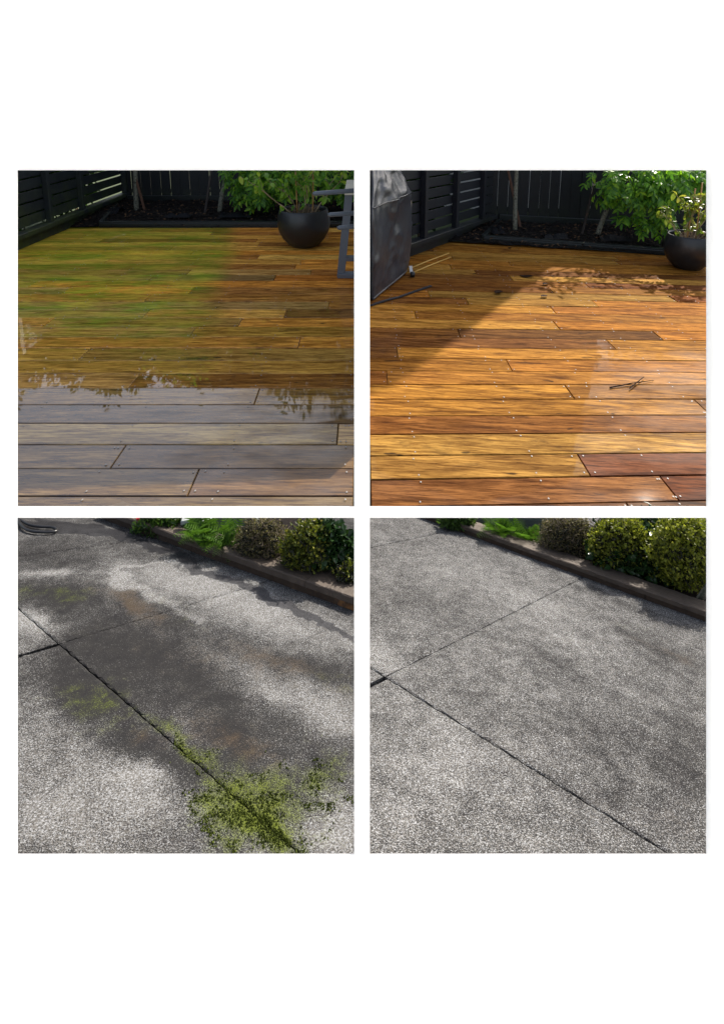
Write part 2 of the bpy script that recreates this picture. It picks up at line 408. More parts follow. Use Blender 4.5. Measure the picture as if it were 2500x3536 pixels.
# ------------------------------------------------------------------ decks
GOLD, AMBER, BROWN, DARK, RED = (.34, .185, .050), (.30, .135, .030), (.185, .080, .024), (.085, .040, .020), (.13, .040, .017)
def row_lines(pl, zf, za, na, zb, nb, x):
    ya = pl.hit(*zf(x, za)).y; yb = pl.hit(*zf(x, zb)).y
    return ya, (yb - ya) / (nb - na)
def make_deck(pl, zf, fit, slope, xr, yfar, joints, colors, mat, seed, label, lefts, gain=1.0):
    r = random.Random(seed)
    y0, pitch = fit
    root = empty('deck', (0, 7, pl.z(0, 7))); root['kind'] = 'structure'; 
    # joist space under the planks
    ks = range(-2, int((yfar - y0) / pitch) + 1)
    yl = y0 - 2 * pitch; yh = y0 + (ks[-1] + 1) * pitch
    b = [(xr[0], yl, pl.z(xr[0], yl) - .3), (xr[1], yl, pl.z(xr[1], yl) - .3), (xr[1], yh, pl.z(xr[1], yh) - .3), (xr[0], yh, pl.z(xr[0], yh) - .3)]
    t = [(x, y, pl.z(x, y) - .028) for x, y, _ in b]
    obj('joist_space', hexa(b, t), M['void'], root)
    screws = []
    for k in ks:
        ya = y0 + k * pitch; yb = ya + pitch
        js = []
        if k in joints: js = [pl.hit(*zf(jx, jy)).x for jx, jy in joints[k]]
        xs_l = lefts(ya + pitch / 2) if lefts else xr[0]
        xs_r = xr[1]
        if not js:
            x = xs_l + r.uniform(.4, 3.5)
            while x < xs_r - .5: js.append(x); x += r.uniform(2.4, 4.8)
        else:
            js = sorted(js); x = js[-1] + r.uniform(3.5, 5.5)
            while x < xs_r - .5: js.append(x); x += r.uniform(2.4, 4.5)
            x = js[0] - r.uniform(3.5, 5.5)
            while x > xs_l + .5: js.insert(0, x); x -= r.uniform(2.4, 4.5)
        cuts = [xs_l] + [j for j in js if xs_l < j < xs_r] + [xs_r]
        for i in range(len(cuts) - 1):
            xa, xb = cuts[i] + .003, cuts[i + 1] - .003
            g = .0042; dz = r.uniform(-.003, .003); tl = r.uniform(-.002, .002)
            f = lambda x, y, d: Vector((x, y + slope * x, pl.z(x, y + slope * x) + d))
            bo = [f(xa, ya + g, -.026), f(xb, ya + g, -.026), f(xb, yb - g, -.026), f(xa, yb - g, -.026)]
            cr = r.uniform(-.0014, .0014); to = [f(xa, ya + g, dz - cr), f(xb, ya + g, dz + tl - cr), f(xb, yb - g, dz + tl + cr), f(xa, yb - g, dz + cr)]
            c = None
            if k in colors:
                lst = colors[k]; c = lst[min(len(lst) - 1, sum(1 for q in joints.get(k, []) if pl.hit(*zf(*q)).x < (xa + xb) / 2))] if True else None
            if c is None: c = r.choice([GOLD, AMBER, AMBER, BROWN, BROWN, GOLD])
            j = r.uniform(.82, 1.15); hsh = r.uniform(-.08, .08); j *= gain
            o = obj('plank', bevbox(bo, to, .005), mat, root)
            o.color = (c[0] * j * (1 + hsh), c[1] * j, c[2] * j * (1 - hsh) * .78, 1)
            o.rotation_euler = (0, 0, 0)
        # screws over the joists and beside the butt joints
        jx = [xr[0] + .35 + .92 * q for q in range(int((xr[1] - xr[0]) / .92) + 1)]
        for x in jx + [j - .04 for j in js] + [j + .04 for j in js]:
            if not (xs_l < x < xs_r): continue
            for yy in (ya + pitch * .14, yb - pitch * .14):
                xx = x + r.uniform(-.02, .02); yy += r.uniform(-.008, .008)
                p = Vector((xx, yy + slope * xx, pl.z(xx, yy + slope * xx) + .0045)); rr = .0105
                n = len(screws) * 6
                screws.append(p)
    V, F = [], []
    for p in screws:
        n = len(V)
        for q in range(6):
            a = q * math.pi / 3; V.append(p + Vector((math.cos(a) * .0062, math.sin(a) * .0095, 0)))
        V.append(p + Vector((0, 0, .001)))
        F += [(n + q, n + (q + 1) % 6, n + 6) for q in range(6)]
    s = obj('screw_heads', (V, F), M['screw'], root); s['kind'] = 'stuff'
    return root

fit1 = row_lines(DECK1, z1, 1570, 0, 672, 12, 840)
FX1 = -6.42
j1 = {0: [(845, 1510)], 1: [(480, 1390)], 2: [(1540, 1285)], 3: [(-500, 1190)], 4: [(1150, 1100)], 5: [(555, 1025)], 6: [(-400, 960)], 7: [(315, 895)], 8: [(1356, 835)],
      9: [(842, 785)], 10: [(145, 740), (1072, 735)], 11: [(620, 695), (1290, 690)], 12: [(1500, 640)], 13: [(632, 615)], 14: [(240, 580), (845, 575)], 15: [(70, 555)],
      16: [(650, 520), (1240, 520)], 17: [(845, 475), (1415, 488)]}
W_ = (.20, .118, .046); G_ = (.105, .066, .030); S_ = (.066, .041, .020)
c1 = {-1: [S_, S_], 0: [S_, (.070, .040, .020)], 1: [G_, S_], 2: [(.17, .108, .044), W_], 3: [S_, S_], 4: [(.15, .095, .040), (.16, .085, .02)], 5: [W_, (.13, .062, .016)], 6: [BROWN, (.20, .11, .026)],
      7: [(.24, .13, .03), (.20, .11, .03)], 8: [AMBER, (.26, .13, .03)], 9: [W_, (.26, .14, .03)], 10: [GOLD, (.15, .09, .03), AMBER], 11: [W_, GOLD, (.10, .052, .018)], 12: [W_, (.14, .07, .02), BROWN], 13: [BROWN, (.2, .1, .03)],
      14: [W_, AMBER, BROWN], 15: [W_, (.26, .12, .028)], 16: [G_, G_, (.20, .08, .018)], 17: [W_, W_, BROWN]}
y_end1 = DECK1.hit(*z1(840, 283)).y
make_deck(DECK1, z1, fit1, 0.0, (-6.9, -.06), y_end1, j1, c1, M['deck1'], 3, '', lambda y: FX1 + .02 if y > 8 else -6.9, 2.85)

fit2 = row_lines(DECK2, z2, 1480, 0, 692, 12, 840)
SL2 = .10
xm = DECK2.hit(*z2(840, 1000)).x
fit2 = (fit2[0] - SL2 * DECK2.hit(*z2(840, 1480)).x, fit2[1])
# measured rows follow the slanted board lines: refit at zero offset
ya = DECK2.hit(*z2(840, 1480)); yb = DECK2.hit(*z2(840, 692))
fit2 = (ya.y - SL2 * ya.x, ((yb.y - SL2 * yb.x) - (ya.y - SL2 * ya.x)) / 12)
j2 = {-1: [(1440, 1530)], 0: [(1030, 1420)], 1: [(-500, 1310)], 2: [(-300, 1220)], 3: [(1585, 1130)], 4: [(955, 1060)], 5: [(85, 995)], 6: [(668, 935)], 7: [(135, 880)], 8: [(1155, 835)],
      9: [(430, 785), (1375, 790)], 10: [(895, 745)], 11: [(222, 705)], 12: [(880, 672)], 13: [(470, 632), (1080, 640)], 14: [(285, 597), (1440, 610)], 15: [(870, 578)], 16: [(1040, 552)], 17: [(685, 525)], 18: [(510, 495)]}
c2 = {-2: [(.12, .05, .02), RED], -1: [(.19, .085, .035), RED], 0: [(.34, .18, .055), (.13, .045, .022)], 1: [GOLD, (.36, .19, .055)], 2: [(.17, .07, .026), (.20, .085, .026)], 3: [AMBER, BROWN], 4: [(.33, .16, .036), (.22, .095, .022)],
      5: [BROWN, (.26, .12, .03)], 6: [AMBER, (.26, .115, .028)], 7: [BROWN, (.33, .155, .036)], 8: [(.15, .06, .02), AMBER], 9: [BROWN, (.14, .06, .02), AMBER], 10: [GOLD, AMBER], 11: [GOLD, (.28, .12, .028)],
      12: [(.37, .19, .045), (.26, .115, .03)], 13: [BROWN, GOLD, AMBER], 14: [AMBER, GOLD, (.20, .07, .02)], 15: [BROWN, (.27, .12, .028)], 16: [(.24, .105, .028), (.15, .055, .018)], 17: [BROWN, GOLD], 18: [GOLD, (.15, .06, .018)]}
kerbL = DECK2.hit(1663, 842); kerbR = DECK2.hit(2290, 882)
y_end2 = kerbL.y - SL2 * kerbL.x - .02
make_deck(DECK2, z2, fit2, SL2, (.06, 6.9), y_end2, j2, c2, M['deck2'], 11, '', None, 1.2)

# ------------------------------------------------------------------ garden beds, edging, mulch
def chips(n, area, mat, r, zf, size):
    V, F = [], []
    for _ in range(n):
        x, y = area(r); p = Vector((x, y, zf(x, y) + r.uniform(0, .03)))
        a = r.uniform(0, 6.28); d = Vector((math.cos(a), math.sin(a), r.uniform(-.35, .5))).normalized() * r.uniform(.5, 1.6) * size
        s = Vector((-math.sin(a), math.cos(a), r.uniform(-.4, .4))) * r.uniform(.25, .6) * size
        k = len(V); u = Vector((0, 0, .3 * size)); V += [p - d, p + s + u * .3, p + d, p - s, p + u]
        F += [(k, k + 3, k + 4), (k + 3, k + 2, k + 4), (k + 2, k + 1, k + 4), (k + 1, k, k + 4)]
    return V, F
def make_bed(pl, fl, fr, bl, br, seed, side_label, nchip, zoff=0.0):
    r = random.Random(seed)
    root = empty('garden_bed', (fl + fr + bl + br) / 4); root['kind'] = 'structure'
    G = 26; V, F = [], []
    for j in range(G + 1):
        for i in range(G * 2 + 1):
            u, v = i / (G * 2), j / G
            p = (fl * (1 - u) + fr * u) * (1 - v) + (bl * (1 - u) + br * u) * v
            h = .05 * mnoise.noise(p * 1.7) + .03 * mnoise.noise(p * 6) + .07 * math.sin(math.pi * min(1, v * 1.6) * .5)
            V.append(Vector((p.x, p.y, pl.z(p.x, p.y) + .03 + zoff + h)))
    W = G * 2 + 1
    for j in range(G):
        for i in range(G * 2): F.append((j * W + i, j * W + i + 1, (j + 1) * W + i + 1, (j + 1) * W + i))
    obj('mulch_soil', (V, F), M['soil'], root, True)
    def area(r):
        u, v = r.random(), r.random()
        p = (fl * (1 - u) + fr * u) * (1 - v) + (bl * (1 - u) + br * u) * v; area.uv = (u, v); return p.x, p.y
    def zf(x, y):
        p = Vector((x, y, 0)); q = Vector((x, y, pl.z(x, y))); v = area.uv[1]
        return pl.z(x, y) + .035 + zoff + .05 * mnoise.noise(q * 1.7) + .03 * mnoise.noise(q * 6) + .07 * math.sin(math.pi * min(1, v * 1.6) * .5)
    o = obj('bark_chips', chips(nchip, area, M['chip'], r, zf, .045), M['chip'], root); o['kind'] = 'stuff'
    return root
g1 = [DECK1.hit(*z1(x, y)) for x, y in ((460, 268), (1800, 276), (490, 160), (1800, 160))]
fenceY1 = DECK1.hit(600, 703).y
fl1, fr1 = Vector((FX1 + .02, y_end1 + .03, 0)), Vector((-.06, y_end1 + .03, 0))
bl1, br1 = Vector((FX1 + .02, fenceY1 - .02, 0)), Vector((-.06, fenceY1 - .02, 0))
make_bed(DECK1, fl1, fr1, bl1, br1, 21, '', 2600)
fenceL2 = DECK2.hit(1680, 768); fenceR2 = DECK2.hit(2300, 800)
dirf = (fenceR2 - fenceL2); 
def on2(p): return Vector((p.x, p.y, DECK2.z(p.x, p.y)))
fl2 = on2(DECK2.hit(1536, 838)); fr2 = on2(kerbL + (kerbR - kerbL) * 1.35)
bl2 = on2(fenceL2 - dirf * .05); br2 = on2(fenceL2 + dirf * 1.35)
make_bed(DECK2, fl2, fr2, bl2, br2, 22, '', 2600)

def edging(a, b, c, d, pl, name_label):
    root = empty('bed_edging', (a + b) / 2, name_label, 'edging')
    z = lambda p, h: Vector((p.x, p.y, pl.z(p.x, p.y) + h))
    obj('front_board', bar(z(a, .045), z(b, .045), .07, .10, bev=.012), M['edging'], root)
    obj('front_cap', bar(z(a, .112) + Vector((0, .05, 0)), z(b, .112) + Vector((0, .05, 0)), .14, .026, bev=.008), M['edging'], root)
    obj('back_board', bar(z(c, .12), z(d, .12), .06, .24, bev=.012), M['edging'], root)
    obj('end_board', bar(z(a, .07) + Vector((.02, .04, 0)), z(c, .07) + Vector((0, -.04, 0)), .09, .14, bev=.012), M['edging'], root)
ea = DECK1.hit(*z1(410, 273)); ec = Vector((DECK1.hit(*z1(492, 170)).x, fenceY1 - .12, 0))
edging(Vector((ea.x, y_end1 + .09, 0)), Vector((-.07, y_end1 + .09, 0)), ec, Vector((-.07, fenceY1 - .12, 0)), DECK1, 'black painted timber edging round the bed behind the mossy deck')
e2a = DECK2.hit(1667, 834); 
edging(e2a, on2(kerbL + (kerbR - kerbL) * 1.3), on2(fenceL2 + dirf * .06 - Vector((0, .14, 0))), on2(fenceL2 + dirf * 1.3 - Vector((0, .14, 0))), DECK2, 'black painted timber edging round the bed behind the clean deck')

# ------------------------------------------------------------------ fences
def back_fence(p0, p1, pl, h, bw, mat, label, seed, gaps):
    r = random.Random(seed); root = empty('board_fence', on2((p0 + p1) / 2) if pl is DECK2 else (p0 + p1) / 2, label, 'fence', None)
    d = (p1 - p0); L = d.length; d.normalize(); nrm = Vector((-d.y, d.x, 0)); k = 0; s = 0.0
    while s < L:
        w = bw * r.uniform(.96, 1.04); a = p0 + d * (s + .003); b = p0 + d * (s + w - (gaps if r.random() < .55 else .002))
        off = nrm * r.uniform(-.006, .006); th = nrm * .022
        z = lambda p, hh: Vector((p.x, p.y, pl.z(p.x, p.y) + hh))
        hh = h + r.uniform(-.01, .01)
        bo = [z(a + off, -.05), z(b + off, -.05), z(b + off + th, -.05), z(a + off + th, -.05)]
        ln = d * r.uniform(-.008, .008)
        to = [z(a + off, hh) + ln, z(b + off, hh) + ln, z(b + off + th, hh) + ln, z(a + off + th, hh) + ln]
        obj('board', hexa(bo, to), mat, root); s += w
    for q in (.35, h - .35):
        a = p0 + nrm * .05; b = p1 + nrm * .05
        obj('rail', bar(Vector((a.x, a.y, pl.z(a.x, a.y) + q)), Vector((b.x, b.y, pl.z(b.x, b.y) + q)), .05, .09), mat, root)
    s = 0.0
    while s < L:
        a = p0 + d * s + nrm * .11
        obj('post', bar(Vector((a.x, a.y, -.3)), Vector((a.x, a.y, pl.z(a.x, a.y) + h)), .1, .1), mat, root); s += 2.2
    return root
back_fence(Vector((FX1, fenceY1, 0)), Vector((-.06, fenceY1, 0)), DECK1, 2.6, .262, M['fence1'], 'black vertical board fence behind the mossy deck', 31, .005)
back_fence(on2(fenceL2), on2(fenceL2 + dirf * 1.45), DECK2, 2.95, .245, M['fence2'], 'black vertical board fence behind the clean deck', 32, .011)

def slat_fence(p0, p1, pl, nslat, zs, pitch, sh, posts, mat, label, inward, sill):
    root = empty('slat_fence', Vector((p0.x, p0.y, pl.z(p0.x, p0.y))), label, 'fence')
    d = (p1 - p0).normalized(); z = lambda p, hh: Vector((p.x, p.y, pl.z(p.x, p.y) + hh))
    r = random.Random(5)
    for k in range(nslat):
        zc = zs + pitch * k + sh / 2
        j = r.uniform(-.008, .008)
        obj('slat', bar(z(p0, zc + j), z(p1, zc - j), .028, sh, bev=.004), mat, root)
    for s in posts:
        a = p0 + d * s + inward * .075
        obj('post', bar(z(a, sill), z(a, zs + pitch * nslat), .12, .11, side=d, bev=.008), mat, root)
    a, b = p0 + inward * .02, p1 + inward * .02
    obj('base_board', bar(z(a, sill * .28), z(b, sill * .28), .05, sill * .62, bev=.006), mat, root)
    a, b = p0 + inward * .05, p1 + inward * .05
    obj('sill_board', bar(z(a, sill * .86), z(b, sill * .86), .22, sill * .30, bev=.01), mat, root)
    return root
lf0 = Vector((FX1, 7.0, 0)); lf1 = Vector((FX1 + .02, fenceY1, 0))
pw = lambda px: (FX1 + .07) * -1 * 2000 / (1250 - px)
slat_fence(lf0, lf1, DECK1, 7, .36, .228, .190, [pw(150) - 7.0, pw(268) - 7.0, fenceY1 - 7.06, pw(150) - 8.5], M['slat1'], 'dark green algae stained horizontal slat fence beside the mossy deck', Vector((1, 0, 0)), .30)
s2a = DECK2.hit(1421, 880); s2b = DECK2.hit(1617, 808)
d2 = (s2b - s2a).normalized(); d2.z = 0
s2start = s2a - d2 * ((s2a.x - .09) / d2.x); s2end = s2a + d2 * ((fenceL2.x - s2a.x) / d2.x)
inw2 = Vector((d2.y, -d2.x, 0))
L2 = (s2end - s2start).length
def along2(px):          # where the fence line crosses a column of the picture
    best = min((abs(PX + FPX * (s2start + d2 * (L2 * q / 400)).x / ((s2start + d2 * (L2 * q / 400)).y * math.cos(TILT) + 2.2 * math.sin(TILT)) - px), L2 * q / 400) for q in range(401)); return best[1]
slat_fence(s2start, s2end, DECK2, 8, .36, .205, .170, [along2(1452), along2(1562), along2(1655)], M['slat2'], 'black horizontal slat fence behind the covered barbecue', inw2, .28)

# ------------------------------------------------------------------ leaves and trees
def leaf_shape(L, W, curl=.15, n=3):
    V, F = [], []
    for i in range(n + 1):
        t = i / n; w = W * math.sin(math.pi * (t * .86 + .07)) ** .8
        y = L * t; zc = -curl * L * t * t
        V += [(-w, y, zc + .25 * w), (0, y, zc), (w, y, zc + .25 * w)]
    for i in range(n):
        a = i * 3; F += [(a, a + 1, a + 4, a + 3), (a + 1, a + 2, a + 5, a + 4)]
    return [Vector(v) for v in V], F
def pinnate_mesh(name, L, ll, lw, pairs, r, mat):
    parts = []
    parts.append(tube([(0, 0, 0), (0, L * .5, .02 * L), (0, L, -.06 * L)], [.004, .003, .002], 3, False))
    for i in range(pairs):
        t = .22 + .74 * i / (pairs - 1)
        for s in (-1, 1):
            v, f = leaf_shape(ll * r.uniform(.85, 1.1), lw, .22, 2)
            m = Matrix.Translation((0, L * t, .02 * L)) @ Matrix.Rotation(-s * math.radians(r.uniform(48, 66)), 4, 'Z') @ Matrix.Rotation(math.radians(r.uniform(-28, -4)), 4, 'X')
            parts.append(([m @ x for x in v], f))
    v, f = leaf_shape(ll, lw, .25, 2)
    m = Matrix.Translation((0, L, -.05 * L)) @ Matrix.Rotation(math.radians(-14), 4, 'X'); parts.append(([m @ x for x in v], f))
    V, F = merge(*parts); return mesh_data(name, V, F, mat)
rp = random.Random(9)
PIN = [pinnate_mesh('leaf', .30, .145, .030, 4, rp, M['pinnate']) for _ in range(4)]
def rot_to(d, roll):
    return d.to_track_quat('Y', 'Z') @ Quaternion((0, 1, 0), roll)
def scatter_leaves(V, F, p, d, up, L, W):
    s = d.cross(up)
    if s.length < .05: s = Vector((1, 0, 0))
    s = s.normalized() * W; u = s.cross(d).normalized() * W * .4
    k = len(V); V += [p, p + d * L * .5 + s + u, p + d * L, p + d * L * .5 - s + u]; F += [(k, k + 1, k + 2), (k, k + 2, k + 3)]
def rdir(r):
    while True:
        v = Vector((r.uniform(-1, 1), r.uniform(-1, 1), r.uniform(-1, 1)))
        if .05 < v.length < 1: return v.normalized()
def crown_mesh(blobs, n, L, W, r, droop=.2):
    V, F = [], []; tot = sum(b[1].x * b[1].z for b in blobs)
    for c, rad in blobs:
        for _ in range(int(n * rad.x * rad.z / tot)):
            d = rdir(r); q = r.random() ** .45
            lump = .75 + .5 * mnoise.noise(Vector((d.x * 2.2 + c.x, d.y * 2.2 + c.y, d.z * 2.2)))
            p = c + Vector((d.x * rad.x, d.y * rad.y, d.z * rad.z)) * q * lump
            ld = (d + rdir(r) * .8 - Vector((0, 0, droop))).normalized()
            scatter_leaves(V, F, p, ld, rdir(r), L * r.uniform(.6, 1.25), W * r.uniform(.7, 1.2))
    return V, F
def limb(p0, p1, r0, r1, r, wig=.04, n=7):
    p0, p1 = Vector(p0), Vector(p1); pts, rad = [], []
    for i in range(n + 1):
        t = i / n; w = Vector((mnoise.noise(p0 * 3 + Vector((t * 2, 0, 0))), mnoise.noise(p0 * 3 + Vector((0, t * 2, 5))), 0)) * wig * math.sin(math.pi * t)
        pts.append(p0.lerp(p1, t) + w); rad.append(r0 + (r1 - r0) * t)
    return tube(pts, rad, 7)
def pinnate_tree(base, top, blobs, label, seed, nleaf, crown, r0, topcrown_n):
    r = random.Random(seed); root = empty('young_tree', base, label, 'tree')
    tr = obj('trunk', limb(base - Vector((0, 0, .05)), top, r0, r0 * .62, r, .10, 10), M['bark'], root, True)
    ends = []
    for c, rad in blobs + crown:
        e = c + Vector((r.uniform(-.3, .3) * rad.x, r.uniform(-.3, .3) * rad.y, 0)); ends.append(e)
        obj('branch', limb(top.lerp(base, r.uniform(0, .12)), e, r0 * .45, .008, r, .08), M['bark'], root, True)
    made = 0
    tot = sum(b[1].x * b[1].z for b in blobs)
    for c, rad in blobs:
        for _ in range(int(nleaf * rad.x * rad.z / tot)):
            d = rdir(r)
            if d.y > .35: d.y = -d.y
            q = r.uniform(.45, 1.0)
            p = c + Vector((d.x * rad.x, d.y * rad.y, d.z * rad.z)) * q
            ld = (Vector((d.x, d.y * .7 - .35, d.z * .3)) * .8 + rdir(r) * .5 - Vector((0, 0, .55))).normalized()
            inst('leaf', PIN[r.randrange(4)], p, rot_to(ld, r.uniform(-.7, .7)), r.uniform(.75, 1.2), root); made += 1
    if crown:
        o = obj('crown', crown_mesh(crown, topcrown_n, .17, .036, r, .5), M['pinnate'], root); o['kind'] = 'stuff'
    return root
V3 = lambda x, y, z: Vector((x, y, z))
# --- behind the mossy deck
b = DECK1.hit(474, 735); tY = b.y
pinnate_tree(b, atY(452, 420, tY), [], 'slim grey barked tree trunk with brown stake, left in the bed behind the mossy deck', 41, 0,
             [(V3(-5.6, tY + .3, 3.3), V3(1.2, 1.0, .8)), (V3(-4.6, tY, 4.0), V3(.9, .8, .6))], .065, 900)
b = DECK1.hit(757, 742); tY = b.y
pinnate_tree(b, atY(800, 480, tY), [(atY(890, 610, tY - .3), V3(.62, .5, .42)), (atY(1000, 560, tY - .2), V3(.8, .5, .45)), (atY(905, 655, tY - .35), V3(.5, .4, .28)), (atY(1140, 600, tY), V3(.75, .5, .45)), (atY(1190, 640, tY - .1), V3(.4, .4, .3)), (atY(830, 590, tY - .2), V3(.35, .35, .25))],
             'leaning slim tree with drooping pinnate leaves behind the round pot on the mossy deck', 42, 260,
             [(V3(-2.6, tY + .2, 3.2), V3(1.2, 1.0, .7)), (V3(-1.3, tY + .3, 3.0), V3(.9, .8, .6))], .062, 1400)
# --- behind the clean deck
b = DECK2.hit(1776, 806); tY = b.y
pinnate_tree(b, atY(1784, 430, tY), [], 'straight pale grey tree trunk in the bed behind the clean deck', 43, 0,
             [(V3(3.0, tY + .3, 3.4), V3(1.0, .9, .7)), (V3(2.4, tY, 3.9), V3(.8, .8, .6))], .055, 900)
b = DECK2.hit(2057, 828); tY = b.y
pinnate_tree(b, atY(2130, 560, tY), [(atY(2160, 620, tY - .4), V3(.62, .5, .40)), (atY(2215, 690, tY - .5), V3(.52, .4, .42)), (atY(2225, 745, tY - .45), V3(.36, .35, .26)), (atY(2260, 610, tY - .3), V3(.55, .5, .4)), (atY(2340, 600, tY), V3(.5, .5, .35)), (atY(2085, 605, tY - .2), V3(.32, .3, .16)), (atY(2400, 620, tY), V3(.5, .4, .35))],
             'leaning grey trunk with a bright green pinnate crown beside the pot on the clean deck', 44, 290,
             [(V3(5.2, tY + .2, 2.5), V3(.9, .6, .35)), (V3(6.2, tY + .3, 2.3), V3(.8, .6, .35))], .058, 260)
# stakes
def stake(p0, p1, w, mat, label, tie=None):
    d = (p1 - p0).normalized()
    root = empty('garden_stake', p0, label, 'stake')
    obj('stake_shaft', bar(p0 - d * .06, p1, w, w * .8, side=Vector((1, 0, 0)), bev=.004), mat, root)
    if tie:
        a, b2 = tie
        sag = (a + b2) / 2 - Vector((0, 0, .02))
        obj('tie', merge(tube([a, sag, b2], .006, 4), tube([a + V3(0, 0, .02), (a + b2) / 2 + V3(0, 0, .03), b2 + V3(0, 0, .05)], .005, 4), tube([a, a + V3(-.03, 0, -.10), a + V3(-.04, 0, -.2)], .004, 4), lathe([(.05, -.02), (.053, 0), (.05, .02)], a, 8)), M['rope'], root)
p = DECK1.hit(504, 738); stake(p, atY(455, 560, p.y + .12), .05, M['stake'], 'brown wooden stake leaning behind the left trunk by the mossy deck')
p = DECK1.hit(707, 748); stake(p, atY(735, 560, p.y + .1), .05, M['darkstake'], 'dark stake with brown foot between two trunks behind the mossy deck')
p = DECK2.hit(1799, 802); stake(p, atY(1748, 560, p.y + .15), .05, M['stake'], 'reddish brown stake crossing behind the straight trunk by the clean deck')
p = DECK2.hit(2004, 826); q = atY(2060, 600, p.y + .05)
stake(p, q, .045, M['darkstake'], 'dark stake with string tie left of the leaning trunk by the clean deck', (atY(2050, 637, p.y), atY(2105, 618, p.y)))

# trees beyond the fences (their crowns are what the wet boards mirror)
def far_tree(x, y, h, rad, label, seed, n):
    r = random.Random(seed); root = empty('garden_tree', V3(x, y, -.35), label, 'tree')
    obj('trunk', limb(V3(x, y, -.35), V3(x + .1, y, h * .6), .13, .07, r, .15), M['bark'], root, True)
    bl = []
    for k in range(7):
        a = k * 2.4; bl.append((V3(x + math.cos(a) * rad * .5, y + math.sin(a) * rad * .4, h * (.40 + .45 * (k / 6))), V3(rad * .62, rad * .5, h * .19)))
    for c, _ in bl: obj('branch', limb(V3(x + .05, y, h * .28), c, .05, .012, r, .1), M['bark'], root, True)
    o = obj('crown', crown_mesh(bl, n, .26, .055, r, .3), M['backleaf'], root); o['kind'] = 'stuff'
far_tree(-8.6, 17.4, 7.0, 2.3, 'broad leafy tree beyond the slat fence corner of the mossy deck', 51, 12000)
far_tree(-11.6, 16.4, 6.6, 2.2, 'broad leafy tree far left beyond the slat fence of the mossy deck', 56, 10000)
far_tree(-5.2, 17.6, 6.9, 2.2, 'leafy tree beyond the back fence left of the mossy deck', 52, 13000)
far_tree(-2.0, 17.2, 7.2, 2.2, 'smaller leafy tree beyond the back fence behind the round pot', 53, 13000)
far_tree(1.6, 15.3, 4.6, 1.2, 'leafy tree beyond the back fence behind the straight trunk', 54, 3000)
far_tree(8.4, 16.4, 3.8, 1.4, 'leafy tree beyond the back fence behind the clean deck corner', 55, 3400)
def shadow_house():  # unseen house, placed and sized to cast the clean deck's diagonal shadow
    tip = DECK2.hit(*z2(790, 535)); d = Vector((SUN.x, SUN.y, 0)).normalized(); e = tip + d * ((16.6 - tip.y) / d.y)
    x1, x0, y0, y1, h = e.x, e.x - 6.2, 16.6, 22.0, 8.6
    root = empty('shadow_house', V3((x0 + x1) / 2, 19, -.35), 'unseen weatherboard house added beyond the back fence to shade the clean deck', 'house')
    n = 24; hh = (h + .35) / n
    for k in range(n):
        z = -.35 + k * hh
        lo = [(x0, y0 - .02, z), (x1, y0 - .02, z), (x1, y1, z), (x0, y1, z)]; hi = [(x0, y0, z + hh - .004), (x1 - .02, y0, z + hh - .004), (x1 - .02, y1, z + hh - .004), (x0, y1, z + hh - .004)]
        obj('weatherboard', hexa(lo, hi), M['wall'], root)
    lo = [(x0 - .1, y0 - .02, h), (x1, y0 - .02, h), (x1, y1 + .1, h), (x0 - .1, y1 + .1, h)]
    m = (x0 + x1) / 2
    V = lo + [(m, y0 - .02, h + 1.2), (m, y1 + .1, h + 1.2)]
    obj('roof', (V, [(0, 1, 4), (1, 2, 5, 4), (2, 3, 5), (3, 0, 4, 5), (0, 3, 2, 1)]), M['slat2'], root)
    for wx in (x0 + 1.2, x0 + 3.6):
        f = obj('window', bar(V3(wx, y0 - .03, 3.4), V3(wx + 1.2, y0 - .03, 3.4), .05, 1.2), M['white'], root)
        obj('pane', bar(V3(wx + .06, y0 - .058, 3.4), V3(wx + 1.14, y0 - .058, 3.4), .01, 1.08), M['hose'], f)
shadow_house()
def hedge_plant(x, y, label, seed, h=2.3, w=.75):
    r = random.Random(seed); root = empty('leafy_shrub', V3(x, y, -.35), label, 'shrub')
    for k in range(5):
        obj('stem', limb(V3(x, y, -.35), V3(x + r.uniform(-.3, .3), y + r.uniform(-.5, .5), h * r.uniform(.5, .9)), .015, .006, r, .05, 5), M['stem'], root)
    o = obj('foliage', crown_mesh([(V3(x, y, h * .5), V3(w, w * 1.6, h * .5))], 2200, .30, .045, r, .4), M['backleaf'], root); o['kind'] = 'stuff'
hedge_plant(-7.2, 10.2, 'strappy shrub seen through the gaps of the mossy deck slat fence, nearest', 61)
hedge_plant(-7.2, 11.8, 'strappy shrub seen through the gaps of the mossy deck slat fence, middle', 62)
hedge_plant(-7.3, 13.4, 'strappy shrub seen through the gaps of the mossy deck slat fence, farthest', 63)
hedge_plant(-7.6, 15.2, 'strappy shrub beyond the corner of the mossy deck fences', 65)
q = s2start.lerp(s2end, .62) - inw2 * .8
hedge_plant(q.x, q.y, 'green shrub seen through the slat gaps behind the barbecue', 64, 2.2, .6)

